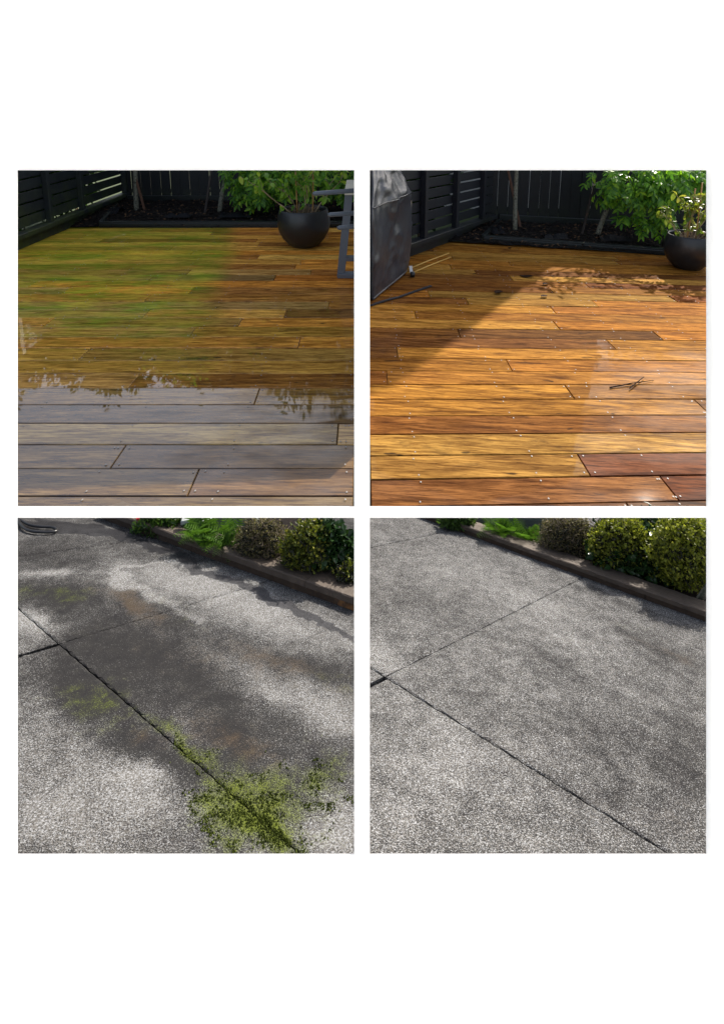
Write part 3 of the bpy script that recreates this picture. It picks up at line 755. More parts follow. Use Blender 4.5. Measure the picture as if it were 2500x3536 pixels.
# ------------------------------------------------------------------ pots with shrubs
def pot(px, py, pl, rmax, h, label, plabel, seed, leafmat, sc=1.0):
    c = pl.hit(px, py); c.z = pl.z(c.x, c.y) + .004
    root = empty('plant_pot', c, label, 'pot')
    prof = [(0.0, .002), (rmax * .46, .0), (rmax * .58, h * .05), (rmax * .80, h * .22), (rmax * .95, h * .42), (rmax, h * .60), (rmax * .975, h * .80), (rmax * .915, h * .96), (rmax * .895, h),
            (rmax * .86, h * .995), (rmax * .84, h * .95), (rmax * .86, h * .80), (rmax * .85, h * .74)]
    obj('bowl', lathe(prof, c, 48), M['pot'], root, True)
    obj('potting_soil', lathe([(rmax * .87, h * .80), (rmax * .5, h * .84), (0.001, h * .85)], c, 24), M['soil'], root)
    # the shrub growing in it
    r = random.Random(seed); s = rmax / .5
    sb = c + V3(0, 0, h * .83)
    pr = empty('potted_shrub', sb, plabel, 'shrub')
    LM = [mesh_data('leaf', *leaf_shape(.115 * s, .036 * s, .35, 3), leafmat) for _ in range(2)]
    tips = []
    def stem(p0, p1, r0, depth):
        pts = [Vector(p0).lerp(Vector(p1), t) + V3(r.uniform(-.02, .02), r.uniform(-.02, .02), 0) * s * math.sin(math.pi * t) for t in (0, .33, .66, 1)]
        obj('stem', tube(pts, [r0, r0 * .9, r0 * .75, r0 * .55], 5), M['stem'], pr, True)
        tips.append((pts[1], pts[2], pts[3]))
        if depth:
            for _ in range(2 if depth > 1 else 2):
                q = pts[2].lerp(pts[3], r.random())
                stem(q, q + (Vector(p1) - Vector(p0)) * .55 + V3(r.uniform(-.22, .22), r.uniform(-.18, .18), r.uniform(.02, .2)) * s, r0 * .55, depth - 1)
    for (bx, by, tx, ty, tz) in ((-.13, -.02, -.20, -.05, .30), (-.10, .05, -.06, .02, .42), (.12, .05, .20, .05, .36), (.03, .08, .05, .10, .4), (-.12, -.05, -.50, -.2, .30), (.15, 0, .42, -.05, .34), (-.02, -.05, .10, -.12, .34)):
        stem(sb + V3(bx, by, -.03) * s, sb + V3(tx, ty, tz) * s, .017 * s, 2)
    n = 0
    for a, b_, e in tips:
        for _ in range(5):
            if n >= 240: break
            q = a.lerp(e, r.uniform(.35, 1.1)); d = (rdir(r) + V3(0, -.3, -.35)).normalized()
            inst('leaf', LM[n % 2], q, rot_to(d, r.uniform(-.8, .8)), r.uniform(.8, 1.45), pr); n += 1
    V, F = [], []
    for _ in range(190):
        a = r.uniform(0, 6.28); q = r.random() ** .6 * .33 * s
        p0 = sb + V3(math.cos(a) * q, math.sin(a) * q, r.uniform(-.02, .10 * s)); pts = [p0]
        d = rdir(r); d.z = abs(d.z) * .6
        for _k in range(3):
            d = (d + rdir(r) * .8).normalized(); pts.append(pts[-1] + d * .05 * s)
        v, f = tube(pts, .0035 * s, 3, False); k = len(V); V += v; F += [tuple(i + k for i in q2) for q2 in f]
    o = obj('dry_twigs', (V, F), M['drytwig'], pr); o['kind'] = 'stuff'
    return c, sb, s
def cane(p0, p1, rad, label):
    pts = [p0.lerp(p1, t) for t in (0, .3, .305, .31, .6, .605, .61, 1)]
    tag(obj('bamboo_cane', tube(pts, [rad, rad, rad * 1.25, rad, rad, rad * 1.25, rad, rad], 6), M['bamboo'], None, True), label, 'cane')
c, sb, s = pot(1051, 849, DECK1, .50, .72, 'round black bowl pot beside the table on the mossy deck', 'leafy shrub with pale bare stems in the mossy deck pot', 71, M['shrubleaf'])
cane(sb + V3(-.11, -.06, -.05), sb + V3(-.13, -.05, 1.0), .013, 'orange bamboo cane on the left in the mossy deck pot')
cane(sb + V3(.18, -.08, -.05), sb + V3(.20, -.02, 1.0), .013, 'pale bamboo cane on the right in the mossy deck pot')
c, sb, s = pot(2372, 926, DECK2, .435, .64, 'round black bowl pot at the right end of the clean deck', 'yellow green shrub with tan stems in the clean deck pot', 72, M['yellowshrub'])
cane(sb + V3(-.11, -.06, -.05), sb + V3(-.05, -.04, .95), .011, 'orange bamboo cane on the left in the clean deck pot')
cane(sb + V3(.06, -.05, -.05), sb + V3(.07, -.02, 1.05), .011, 'tan bamboo cane on the right in the clean deck pot')

# ------------------------------------------------------------------ table and tube arms by the mossy deck's right edge
def table():
    a = DECK1.hit(1170, 957); yN = a.y; yF = yN + 1.1
    x0, x1 = a.x, -.085
    zt = atY(1200, 655, yN + .05).z
    root = empty('outdoor_table', V3((x0 + x1) / 2, (yN + yF) / 2, 0), 'outdoor table with grey metal loop leg and pale timber top', 'table')
    r = random.Random(3); n = 3; w = (yF - yN + .2) / n
    for k in range(n):
        y = yN - .1 + k * w
        lo = [(x0 + .10, y + .006, zt - .06), (x1, y + .006, zt - .06), (x1, y + w - .006, zt - .06), (x0 + .10, y + w - .006, zt - .06)]
        obj('tabletop_plank', bevbox(lo, [(p[0], p[1], zt) for p in lo], .008), M['tabletop'], root)
    lg = .085
    def upright(y, sgn):
        return bar(V3(x0 + .02, y, .03), V3(x0 + .155, y, zt - .06), .16, .05, side=V3(0, 1, 0), bev=.006)
    for y in (yN + .02,):
        obj('leg', bar(V3(x0 + .03, y, .002), V3(x0 + .165, y, zt - .06), .05, .12, side=V3(0, 1, 0), bev=.006), M['metal'], root)
        obj('foot_bar', bar(V3(x0 - .02, y, .035), V3(x1, y, .035), .17, .066, bev=.006), M['metal'], root)
    obj('leg', bar(V3(x0 + .03, yF - .1, .002), V3(x0 + .165, yF - .1, zt - .06), .05, .12, side=V3(0, 1, 0), bev=.006), M['metal'], root)
    obj('foot_bar', bar(V3(x0 - .02, yF - .1, .035), V3(x1, yF - .1, .035), .17, .066, bev=.006), M['metal'], root)
table()
def arms():
    Y = 7.3
    root = empty('tube_rack', V3(-.06, Y, 0), 'three grey round metal tubes reaching in from the right before the table', 'rack')
    obj('post', bar(V3(-.075, Y, 0), V3(-.075, Y, 1.75), .05, .03, side=V3(0, 1, 0)), M['metal'], root)
    for (xa, ya, xb, yb, dy) in ((1084, 669, 1235, 657, -.15), (1136, 742, 1235, 735, -.1), (1168, 787, 1235, 781, -.05)):
        p0 = atY(xa, ya, Y + dy); p1 = atY(xb, yb, Y); d = (p1 - p0).normalized()
        a = obj('tube_arm', tube([p0, p0 + d * .015, p1], [.022, .030, .030], 14), M['metal'], root, True)
        obj('end_cap', tube([p0 - d * .012, p0 + d * .004], [.020, .0225], 14), M['metal'], a, True)
arms()

# ------------------------------------------------------------------ covered barbecue and small things on the clean deck
def barbecue():
    A = DECK2.hit(1281, 1050); B = DECK2.hit(1414, 945)
    A.x = max(A.x, .08); zb = DECK2.z(.4, 8.5)
    bk = Vector((-(B - A).y, (B - A).x, 0)).normalized()
    Cc = B + bk * .42; D = V3(.075, Cc.y - .1, 0)
    if Cc.x < .1: Cc.x = .1
    poly = [A, B, Cc, D]
    # rounded, finely divided outline
    P = []
    for i in range(4):
        a, b_ = poly[i], poly[(i + 1) % 4]; n = 28 if i == 0 else 10
        for k in range(n): P.append(a.lerp(b_, k / n))
    for _ in range(2): P = [(P[i - 1] + P[i] * 2 + P[(i + 1) % len(P)]) / 4 for i in range(len(P))]
    ctr = V3(.16, 8.45, 0)
    root = empty('covered_barbecue', V3(.4, 8.5, zb), 'barbecue under a crumpled dark grey fabric cover', 'barbecue')
    zs = atY(1418, 664, B.y).z
    prof = [(.02, .93), (.10, .97), (.22, .995), (.40, 1.02), (.6, 1.04), (.8, 1.03), (zs - .2, 1.01), (zs - .06, 1.005), (zs, .985), (zs + .08, .91), (zs + .2, .80), (zs + .33, .67), (zs + .46, .50), (zs + .56, .3), (zs + .6, .1)]
    # resample heights
    Z = []
    for i in range(len(prof) - 1):
        n = 5 if prof[i + 1][0] - prof[i][0] > .12 else 3
        for k in range(n): t = k / n; Z.append((prof[i][0] * (1 - t) + prof[i + 1][0] * t, prof[i][1] * (1 - t) + prof[i + 1][1] * t))
    Z.append(prof[-1]); V, F = [], []; n = len(P)
    out = Vector(((B - A).y, -(B - A).x, 0)).normalized()
    for z, sc in Z:
        for i, p in enumerate(P):
            q = ctr + (Vector((p.x, p.y, 0)) - ctr) * sc
            u = i / n * 7; dirv = (Vector((p.x, p.y, 0)) - ctr).normalized()
            # broad diagonal drapes with a few sharp creases
            f1 = mnoise.noise(V3(u * .75 + z * 1.15, z * .9 - u * .4, 1.7)); f2 = mnoise.noise(V3(u * 2.2 - z * 1.2, z * 1.6 + u * .6, 4.1))
            f3 = max(0, 1 - abs(mnoise.noise(V3(u * .8 + z * 1.5, z * 1.7 - u * .7, 8.3))) * 6); f4 = max(0, 1 - abs(mnoise.noise(V3(u * .5 - z * 2.1, z * 1.2 + u * .9, 2.9))) * 7)
            amp = min(1, z * 4)
            q = q + dirv * amp * (f1 * .10 + f2 * .024 + f3 * .036 + f4 * .028)
            if q.x < .062: q.x = .062
            V.append(V3(q.x, q.y, zb + z + f1 * .012))
    m = len(Z)
    js = min(range(m), key=lambda q: abs(Z[q][0] - zs)); seam = [V[js * n + i] for i in range(1, 40)]; hem = [V[1 * n + i] for i in range(1, 40)]
    for j in range(m - 1):
        for i in range(n): F.append((j * n + i, j * n + (i + 1) % n, (j + 1) * n + (i + 1) % n, (j + 1) * n + i))
    F.append(tuple((m - 1) * n + i for i in range(n)))
    g = N('barbecue cover cloth'); p = g.pos()
    g.set(Base_Color=g.mix(g.noise(p, 6, 4), (.022, .026, .037), (.040, .046, .062)), Roughness=.36, Specular_IOR_Level=.55)
    g.bump(g.math('ADD', g.noise(g.mapped(p, (3, 3, 6)), 2.5, 4, .6, 1.0), g.math('MULTIPLY', g.noise(p, 160, 2), .03)), .12, .03)
    cv = obj('cover', (V, F), g.m, root, True)
    obj('seam', tube(seam, .012, 6), g.m, cv, True); obj('hem', tube(hem, .014, 6), g.m, cv, True)
    w = DECK2.hit(1424, 957)
    c0 = V3(w.x, w.y, DECK2.z(w.x, w.y))
    wh = obj('castor', tube([c0 + V3(-.035, 0, .045), c0 + V3(-.028, 0, .045), c0 + V3(.028, 0, .045), c0 + V3(.035, 0, .045)], [.034, .045, .045, .034], 16), M['rubber'], root, True)
    obj('castor_fork', bar(c0 + V3(-.02, .01, .07), c0 + V3(-.03, .05, .17), .05, .02), M['chrome'], wh)
    # seam tape and label tab
    lt = atY(1421.5, 706, B.y); 
    obj('label_tab', bar(lt + V3(-.008, 0, -.06), lt + V3(-.008, 0, .06), .012, .02), M['tabletop'], root)
barbecue()
def onplane(pl, px, py, h): 
    p = pl.hit(px, py); return Vector((p.x, p.y, pl.z(p.x, p.y) + h))
tag(obj('cane_stick', tube([onplane(DECK2, 1421, 927, .012), onplane(DECK2, 1480, 903, .016), onplane(DECK2, 1549, 877, .012)], .011, 6), M['cord'], None, True), 'upper thin yellow cane lying on the clean deck beside the barbecue', 'cane')
tag(obj('cane_stick', tube([onplane(DECK2, 1427, 943, .012), onplane(DECK2, 1480, 921, .016), onplane(DECK2, 1556, 890, .012)], .011, 6), M['cord'], None, True), 'lower thin yellow cane lying on the clean deck beside the barbecue wheel', 'cane')
pts = [onplane(DECK2, x, y, .014) for x, y in ((1279, 1058), (1330, 1041), (1380, 1028), (1430, 1010), (1488, 990))]
tag(obj('strap', merge(*[bar(pts[i], pts[i + 1], .045, .012) for i in range(4)]), M['strap']), 'black fabric strap trailing across the clean deck from the barbecue', 'strap')
lt = [onplane(DECK2, *z2(x, y), .01) for x, y in ((690, 340 + 40), (840, 400), (930, 420))]
def crumple(p, L, W, r, flat=.4):
    V, F = [], []; n = 5; a = r.uniform(0, 3.1); ca, sa = math.cos(a), math.sin(a)
    for i in range(n + 1):
        for j in range(3):
            t = i / n; w = W * math.sin(math.pi * (t * .9 + .05)) * (j - 1); x = L * (t - .5)
            V.append(Vector((p.x + x * ca - w * sa, p.y + x * sa + w * ca, p.z + .008 + flat * W * (abs(j - 1) * .8 + .6 * math.sin(3 * t + a)) * .6 + r.uniform(0, .008))))
    for i in range(n):
        for j in range(2): F.append((i * 3 + j, i * 3 + j + 1, (i + 1) * 3 + j + 1, (i + 1) * 3 + j))
    return V, F
rl = random.Random(15)
for (x, y, L, lab) in ((755, 518, .22, 'large dead leaf at the tip of the shadow on the clean deck'), (845, 556, .13, 'curled dead leaf just inside the sunlit corner of the clean deck'), (840, 615, .13, 'pale rimmed dead leaf below the other dead leaves on the clean deck'),
                       (620, 596, .2, 'flat dead leaf in the shade left of the sunlit corner'), (1255, 1040, .24, 'twig crossing another on the sunlit clean deck boards'), (505, 507, .07, 'small bent bit of dark litter on the clean deck near the cane ends'),
                       (675, 382, .12, 'dead leaf at the far edge of the clean deck by the edging')):
    if 'twig' in lab:
        a = [onplane(DECK2, *z2(*q), .012) for q in ((1155, 1055), (1365, 1020), (1250, 1062), (1318, 1008))]
        rt = empty('twig', a[0], 'crossed dark twigs lying on the sunlit clean deck boards', 'twig')
        obj('twig_piece', tube([a[0], a[0].lerp(a[1], .5) + V3(0, 0, .01), a[1]], [.007, .006, .003], 5), M['deadleaf'], rt); obj('twig_piece', tube([a[2] + V3(0, 0, .01), a[3] + V3(0, 0, .012)], [.007, .004], 5), M['deadleaf'], rt)
    else:
        tag(obj('dead_leaf', crumple(onplane(DECK2, *z2(x, y), .004), L, L * .3, rl), M['deadleaf']), lab, 'leaf', 'dead leaves on the clean deck')
# weed mat scraps in the beds
def scrap(p, L, W, seed, label):
    r = random.Random(seed); V, F = [], []; n = 12
    for i in range(n + 1):
        for j in range(7):
            u, v = i / n - .5, j / 6 - .5
            h = .10 * (mnoise.noise(V3(u * 5 + seed, v * 4, 0)) + .5) * (1 - 4 * v * v * .8) + .04
            V.append(Vector((p.x + L * u * (1 + .2 * mnoise.noise(V3(v * 3, seed, 0))), p.y + W * v * 1.4, p.z + max(.02, h))))
    for i in range(n):
        for j in range(6): F.append((i * 7 + j, i * 7 + j + 1, (i + 1) * 7 + j + 1, (i + 1) * 7 + j))
    tag(obj('weed_mat', (V, F), M['mat'], None, True), label, 'weed mat')
scrap(onplane(DECK1, 404, 744, .06), .28, .5, 1, 'crumpled black weed mat at the left end of the mossy deck bed')
scrap(onplane(DECK1, 620, 763, .06), .55, .2, 2, 'flat strip of black weed mat at the front of the mossy deck bed')
scrap(onplane(DECK1, 818, 760, .06), .7, .35, 3, 'rumpled black weed mat at the foot of the leaning tree')
scrap(onplane(DECK2, 1710, 812, .06), .28, .5, 4, 'crumpled black weed mat at the left end of the clean deck bed')
scrap(onplane(DECK2, 1915, 838, .06), .5, .2, 5, 'flat strip of black weed mat in front of the clean deck fence')
scrap(onplane(DECK2, 2110, 842, .06), .6, .3, 6, 'rumpled black weed mat below the drooping crown by the clean deck')

# ------------------------------------------------------------------ driveways
def line_x(l1, l2):                      # crossing of two picture lines given as (x, y, slope)
    x = (l2[1] - l1[1] + l1[2] * l1[0] - l2[2] * l2[0]) / (l1[2] - l2[2]); return x, l1[1] + l1[2] * (x - l1[0])
class StainSheen:
    def __init__(s, pl, zf, base): s.pl, s.zf, s.items, s.base = pl, zf, [], base
    def w(s, x, y): p = s.pl.hit(*s.zf(x, y)); return Vector((p.x, p.y))
    def blob(s, ch, x, y, ux, uy, vx, vy, amt):
        c = s.w(x, y); u = s.w(x + ux, y + uy) - c; v = s.w(x + vx, y + vy) - c
        det = u.x * v.y - u.y * v.x; s.items.append(('b', ch, c, u, v, det, amt))
    def path(s, ch, pts, wid, amt):
        P = [s.w(*p) for p in pts]
        s.items.append(('p', ch, P, [(s.w(p[0], p[1] + wid) - s.w(*p)).length * .75 for p in pts], amt))
    def get(s, x, y):
        out = [s.base, 0, 0, 0]
        q = Vector((x + .05 * mnoise.noise(V3(x * 9, y * 9, 0)) + .02 * mnoise.noise(V3(x * 31, y * 31, 3)), y + .05 * mnoise.noise(V3(x * 9, y * 9, 7)) + .02 * mnoise.noise(V3(x * 31, y * 31, 9))))
        for it in s.items:
            if it[0] == 'b':
                d = q - it[2]; u, v = it[3], it[4]
                a = (d.x * v.y - d.y * v.x) / it[5]; b_ = (u.x * d.y - u.y * d.x) / it[5]
                r2 = a * a + b_ * b_
                if r2 < 6: out[it[1]] += it[6] * math.exp(-r2 * 1.1)
            else:
                best = 0
                for i in range(len(it[2]) - 1):
                    A, B = it[2][i], it[2][i + 1]; e = B - A; t = max(0, min(1, (q - A).dot(e) / e.length_squared))
                    wd = it[3][i] * (1 - t) + it[3][i + 1] * t; dd = (q - A - e * t).length / wd
                    best = max(best, 1 / (1 + math.exp(min(50, (dd - 1) * 9))))
                out[it[1]] += best * it[4]
        fb = mnoise.fractal(V3(x * 7, y * 7, 2.0), 1.0, 2.0, 5); fb2 = mnoise.fractal(V3(x * 9 + 5, y * 9, 6.0), .9, 2.0, 4)
        out[0] += (.20 * fb if s.base < .5 else .09 * fb); out[1] += .10 * fb2 * (out[1] > .05); out[2] += .10 * fb * (out[2] > .05)
        return [max(0, min(1, o)) for o in out]
def slab(name, pl, box, cuts, st, mat, root, cell):
    P = [Vector((c.x, c.y, 0)) for c in box]; bm = bmesh.new(); ctr0 = sum(P, Vector()) / 4
    x0, x1 = min(p.x for p in P), max(p.x for p in P); y0, y1 = min(p.y for p in P), max(p.y for p in P)
    nx, ny = int((x1 - x0) / cell) + 2, int((y1 - y0) / cell) + 2
    vs_ = [[bm.verts.new((x0 + (x1 - x0) * i / nx, y0 + (y1 - y0) * j / ny, 0)) for i in range(nx + 1)] for j in range(ny + 1)]
    for j in range(ny):
        for i in range(nx): bm.faces.new((vs_[j][i], vs_[j][i + 1], vs_[j + 1][i + 1], vs_[j + 1][i]))
    lines = [(P[i], P[(i + 1) % 4], ctr0, 0) for i in range(4)] + cuts
    for a, b_, keep, ins in lines:                      # keep the side where `keep` lies, stand back by ins
        a, b_, keep = (Vector((q.x, q.y, 0)) for q in (a, b_, keep))
        d = (b_ - a).normalized(); nn = Vector((-d.y, d.x, 0))
        if nn.dot(keep - a) < 0: nn = -nn
        bmesh.ops.bisect_plane(bm, geom=bm.verts[:] + bm.edges[:] + bm.faces[:], plane_co=a + nn * ins, plane_no=-nn, clear_outer=True)
    ctr = sum((v.co for v in bm.verts), Vector()) / max(1, len(bm.verts))
    rim = [e for e in bm.edges if len(e.link_faces) == 1]
    rv = {v for e in rim for v in e.verts}
    r = bmesh.ops.extrude_edge_only(bm, edges=rim)
    low = {v for v in r['geom'] if isinstance(v, bmesh.types.BMVert)}
    cols = []
    bm.verts.ensure_lookup_table(); bm.verts.index_update()
    for v in bm.verts:
        x, y = v.co.x, v.co.y
        if v in rv or v in low:
            jog = .0022 * mnoise.noise(V3(x * 45, y * 45, 0)); x += jog; y += jog
        v.co = (x, y, pl.z(x, y) - (.06 if v in low else .003 if v in rv else 0))
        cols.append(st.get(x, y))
    bmesh.ops.recalc_face_normals(bm, faces=bm.faces[:])
    org = Vector((ctr.x, ctr.y, pl.z(ctr.x, ctr.y)))
    for v in bm.verts: v.co -= org
    m = bpy.data.meshes.new(name); bm.to_mesh(m); bm.free(); m.materials.append(mat)
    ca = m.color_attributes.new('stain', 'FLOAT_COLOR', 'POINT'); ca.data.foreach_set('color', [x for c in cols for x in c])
    return link(bpy.data.objects.new(name, m), org, root)
def driveway(pl, zf, J, C1, C2, far, near, xl, xr, st, mat, g, slot, gc):
    root = empty('driveway', pl.hit(*zf(811, 811))); root['kind'] = 'structure'
    h = lambda x, y: pl.hit(*zf(x, y))
    w = lambda l1, l2: h(*line_x(l1, l2))
    box = [w(xl, near), w(xr, near), w(xr, far), w(xl, far)]
    on = lambda l, x: h(x, l[1] + l[2] * (x - l[0]))
    def cut(l, sx, sy, ins): return (on(l, 0), on(l, 400), h(sx, sy), ins)
    jx, jy = J[0], J[1]
    R_, L_ = (jx + 300, jy + 20), (jx - 300, jy + 60)    # a reading on either side of the long joint
    up, dn = (jx, jy - 120), (jx, jy + 400); c2u, c2d = (C2[0], C2[1] - 60), (C2[0], C2[1] + 60)
    S = [[cut(J, *R_, g), cut(C1, *dn, gc)], [cut(J, *R_, g), cut(C1, *up, gc), cut(C2, *c2d, gc)], [cut(C2, *c2u, gc)],
         [cut(J, *L_, g), cut(C1, *dn, slot)], [cut(J, *L_, g), cut(C1, *up, slot * .4), cut(C2, *c2d, g)]]
    for k, c in enumerate(S): slab('slab', pl, box, c, st, mat, root, .012)
    bo = [V3(p.x, p.y, -.34) for p in box]; to = [V3(p.x, p.y, pl.z(p.x, p.y) - .035) for p in box]
    obj('fill', hexa(bo, to), M['joint'], root)
    return root
stL = StainSheen(DRV_L, z3, .42)
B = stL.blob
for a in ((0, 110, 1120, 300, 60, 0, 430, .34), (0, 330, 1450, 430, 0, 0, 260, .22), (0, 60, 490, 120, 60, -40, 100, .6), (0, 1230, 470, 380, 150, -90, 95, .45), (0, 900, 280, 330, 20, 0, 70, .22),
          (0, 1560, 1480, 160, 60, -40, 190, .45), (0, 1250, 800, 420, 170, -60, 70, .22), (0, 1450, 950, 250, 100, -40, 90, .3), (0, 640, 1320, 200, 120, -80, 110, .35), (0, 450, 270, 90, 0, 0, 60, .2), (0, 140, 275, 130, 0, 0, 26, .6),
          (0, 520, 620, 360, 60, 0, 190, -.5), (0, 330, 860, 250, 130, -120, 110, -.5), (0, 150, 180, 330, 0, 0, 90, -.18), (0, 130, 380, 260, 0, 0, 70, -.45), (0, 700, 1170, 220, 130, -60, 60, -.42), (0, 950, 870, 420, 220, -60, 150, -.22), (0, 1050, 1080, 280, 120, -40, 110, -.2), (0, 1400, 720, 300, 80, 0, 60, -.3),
          (1, 1060, 1520, 290, 20, -20, 190, .46), (1, 980, 1330, 190, 120, -100, 90, .46), (1, 1240, 1310, 260, 160, -70, 150, .44), (1, 820, 1110, 120, 80, -40, 40, .5), (1, 1250, 1560, 110, 90, -60, 50, .6), (1, 380, 900, 260, 120, -110, 120, .34), (1, 1480, 780, 220, 60, 0, 70, .32), (1, 700, 430, 260, 120, -20, 60, .25), (1, 130, 370, 240, 0, 0, 60, .34), (1, 1500, 1200, 160, 100, -40, 180, .42), (1, 720, 1010, 160, 90, -40, 30, .25),
          (2, 580, 430, 140, 80, -40, 40, .62), (2, 1020, 1070, 260, 110, -60, 90, .5), (2, 1150, 1390, 90, 60, -30, 60, .35), (2, 1250, 700, 380, 140, 0, 70, .42), (2, 900, 700, 350, 120, -40, 90, .25), (2, 350, 330, 300, 40, 0, 50, .2), (2, 620, 1050, 100, 60, -20, 40, .4), (2, 380, 1470, 160, 30, 0, 90, .22), (2, 760, 160, 70, 26, 0, 14, .7), (2, 960, 235, 50, 18, 0, 10, .5)):
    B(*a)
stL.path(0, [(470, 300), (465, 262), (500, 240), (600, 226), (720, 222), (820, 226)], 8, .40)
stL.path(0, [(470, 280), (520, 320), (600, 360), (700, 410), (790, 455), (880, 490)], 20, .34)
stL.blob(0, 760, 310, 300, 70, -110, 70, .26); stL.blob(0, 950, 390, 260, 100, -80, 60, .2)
stL.path(3, [(20, 40), (240, 55), (420, 85), (580, 118), (690, 150), (800, 205), (900, 262), (1000, 300), (1100, 338), (1200, 395), (1330, 445), (1450, 510), (1560, 570), (1680, 630)], 17, .95)
stL.path(3, [(120, 20), (300, 40), (460, 70), (600, 115)], 12, .8)
JL, C1L, C2L = (200, 608, .868), (200, 608, -.298), (30, 185, -.132)
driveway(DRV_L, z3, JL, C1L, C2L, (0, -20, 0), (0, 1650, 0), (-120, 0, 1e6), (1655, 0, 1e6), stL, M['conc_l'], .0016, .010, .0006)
stainSheenR = StainSheen(DRV_R, z4, .52)  # lightness blobs paint gloss and lighting into the colour; brown and green are stains
B = stainSheenR.blob
for a in ((0, 250, 1250, 400, 60, -60, 300, .16), (0, 60, 700, 150, 0, 0, 120, .2), (0, 760, 400, 380, 100, 0, 70, .16), (0, 420, 230, 330, 60, 0, 50, .1), (0, 900, 560, 300, 130, 0, 50, .12), (0, 350, 1000, 120, 70, -40, 60, .15),
          (0, 1250, 1150, 420, 260, -120, 150, -.14), (0, 1350, 620, 280, 150, -20, 50, -.22), (0, 1150, 390, 260, 110, 0, 22, -.2), (0, 1500, 1100, 150, 100, -60, 320, -.18), (0, 250, 420, 260, 60, 0, 70, -.1), (0, 1000, 760, 300, 160, 0, 50, -.12), (0, 1150, 1330, 120, 60, -30, 60, -.16), (0, 130, 1290, 150, 20, 0, 50, -.14),
          (2, 1300, 590, 170, 80, 0, 30, .30), (2, 1500, 690, 120, 50, -10, 40, .28), (2, 1000, 460, 170, 40, 0, 30, .22), (2, 1480, 1480, 160, 80, -40, 130, .22), (1, 1250, 520, 380, 170, 0, 60, .12)):
    B(*a)
JR, C1R, C2R = (75, 768, .624), (75, 768, -.503), (5, 147, -.213)
driveway(DRV_R, z4, JR, C1R, C2R, (0, -20, 0), (0, 1650, 0), (-32, 0, 1e6), (1740, 0, 1e6), stainSheenR, M['conc_r'], .0018, .011, .0012)

# moss cushions on the stained driveway
def moss():
    r = random.Random(77); V, F = [], []
    n = 0; tries = 0
    while n < 1900 and tries < 60000:
        tries += 1
        x, y = r.uniform(650, 1640), r.uniform(1040, 1640)
        p = DRV_L.hit(*z3(x, y)); g = stL.get(p.x, p.y)[1] + .5 * (mnoise.noise(V3(p.x * 22, p.y * 22, 0))) + .25 * mnoise.noise(V3(p.x * 60, p.y * 60, 0))
        if g < .40 + .5 * r.random() - .3 * mnoise.noise(V3(p.x * 40, p.y * 40, 5)): continue
        h = r.uniform(.002, .0055); s = r.uniform(.0018, .0042); a = r.uniform(0, 6.28); k = len(V); c = Vector((p.x, p.y, DRV_L.z(p.x, p.y)))
        V += [c + V3(math.cos(a) * s, math.sin(a) * s, -.001), c + V3(math.cos(a + 2.1) * s, math.sin(a + 2.1) * s, -.001), c + V3(math.cos(a + 4.2) * s, math.sin(a + 4.2) * s, -.001), c + V3(r.uniform(-.001, .001), r.uniform(-.001, .001), h)]
        F += [(k, k + 1, k + 3), (k + 1, k + 2, k + 3), (k + 2, k, k + 3)]; n += 1
    o = obj('moss', (V, F), M['moss']); tag(o, 'bright green moss cushions growing over the stained driveway joint', 'moss', None, 'stuff')
moss()

# timber edging, plants and wall along the driveways
def edging_beam(pl, zf, p0, p1, cuts_top, cuts_low, label, hb, wt):
    a, b_ = pl.hit(*zf(*p0)), pl.hit(*zf(*p1)); d = (b_ - a); L = d.length; d.normalize()
    nrm = pl.normal(); back = nrm.cross(d).normalized()
    if back.y < 0: back = -back
    root = empty('timber_edging', a.lerp(b_, .5), label, 'edging')
    def run(name, lo, hi, w, off, cuts, mat, bev):
        cs = [0] + cuts + [1]
        for i in range(len(cs) - 1):
            s0 = a + d * (L * cs[i] + .0012) + back * (off + w / 2) + nrm * (lo + hi) / 2; s1 = a + d * (L * cs[i + 1] - .0012) + back * (off + w / 2) + nrm * (lo + hi) / 2
            N_ = 40; V, F = [], []
            prof = [(-w / 2, -(hi - lo) / 2), (w / 2, -(hi - lo) / 2), (w / 2, (hi - lo) / 2 - bev), (w / 2 - bev, (hi - lo) / 2), (-w / 2 + bev, (hi - lo) / 2), (-w / 2, (hi - lo) / 2 - bev)]
            for k in range(N_ + 1):
                c = s0.lerp(s1, k / N_)
                for q, (x, y) in enumerate(prof):
                    jn = .0022 * mnoise.noise(c * 30 + V3(q * 3.1, 0, 0)) + .0015 * mnoise.noise(c * 90 + V3(q, 0, 0))
                    q_ = c + back * (x + jn) + nrm * (y + jn * (1 if y > 0 else 0))
                    if a.x < 0: q_.x = min(q_.x, -.008)          # the left run stops at the boundary
                    V.append(q_)
            for k in range(N_):
                for q in range(6): F.append((k * 6 + q, k * 6 + (q + 1) % 6, (k + 1) * 6 + (q + 1) % 6, (k + 1) * 6 + q))
            F += [tuple(range(6))[::-1], tuple(N_ * 6 + q for q in range(6))]
            obj(name, (V, F), mat, root)
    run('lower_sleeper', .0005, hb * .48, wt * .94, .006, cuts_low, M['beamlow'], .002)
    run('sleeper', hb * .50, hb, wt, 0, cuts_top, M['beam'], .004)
    return a, b_, d, back, nrm
def reading_y(p):                        # picture row of a world point
    v = Vector(p) - CAM; return PY - FPX * v.dot(UP) / v.dot(FW)
def reach(p, back):
    s = 0.0
    while s < .6 and reading_y(p + back * (s + .02)) > 1772: s += .02
    return s
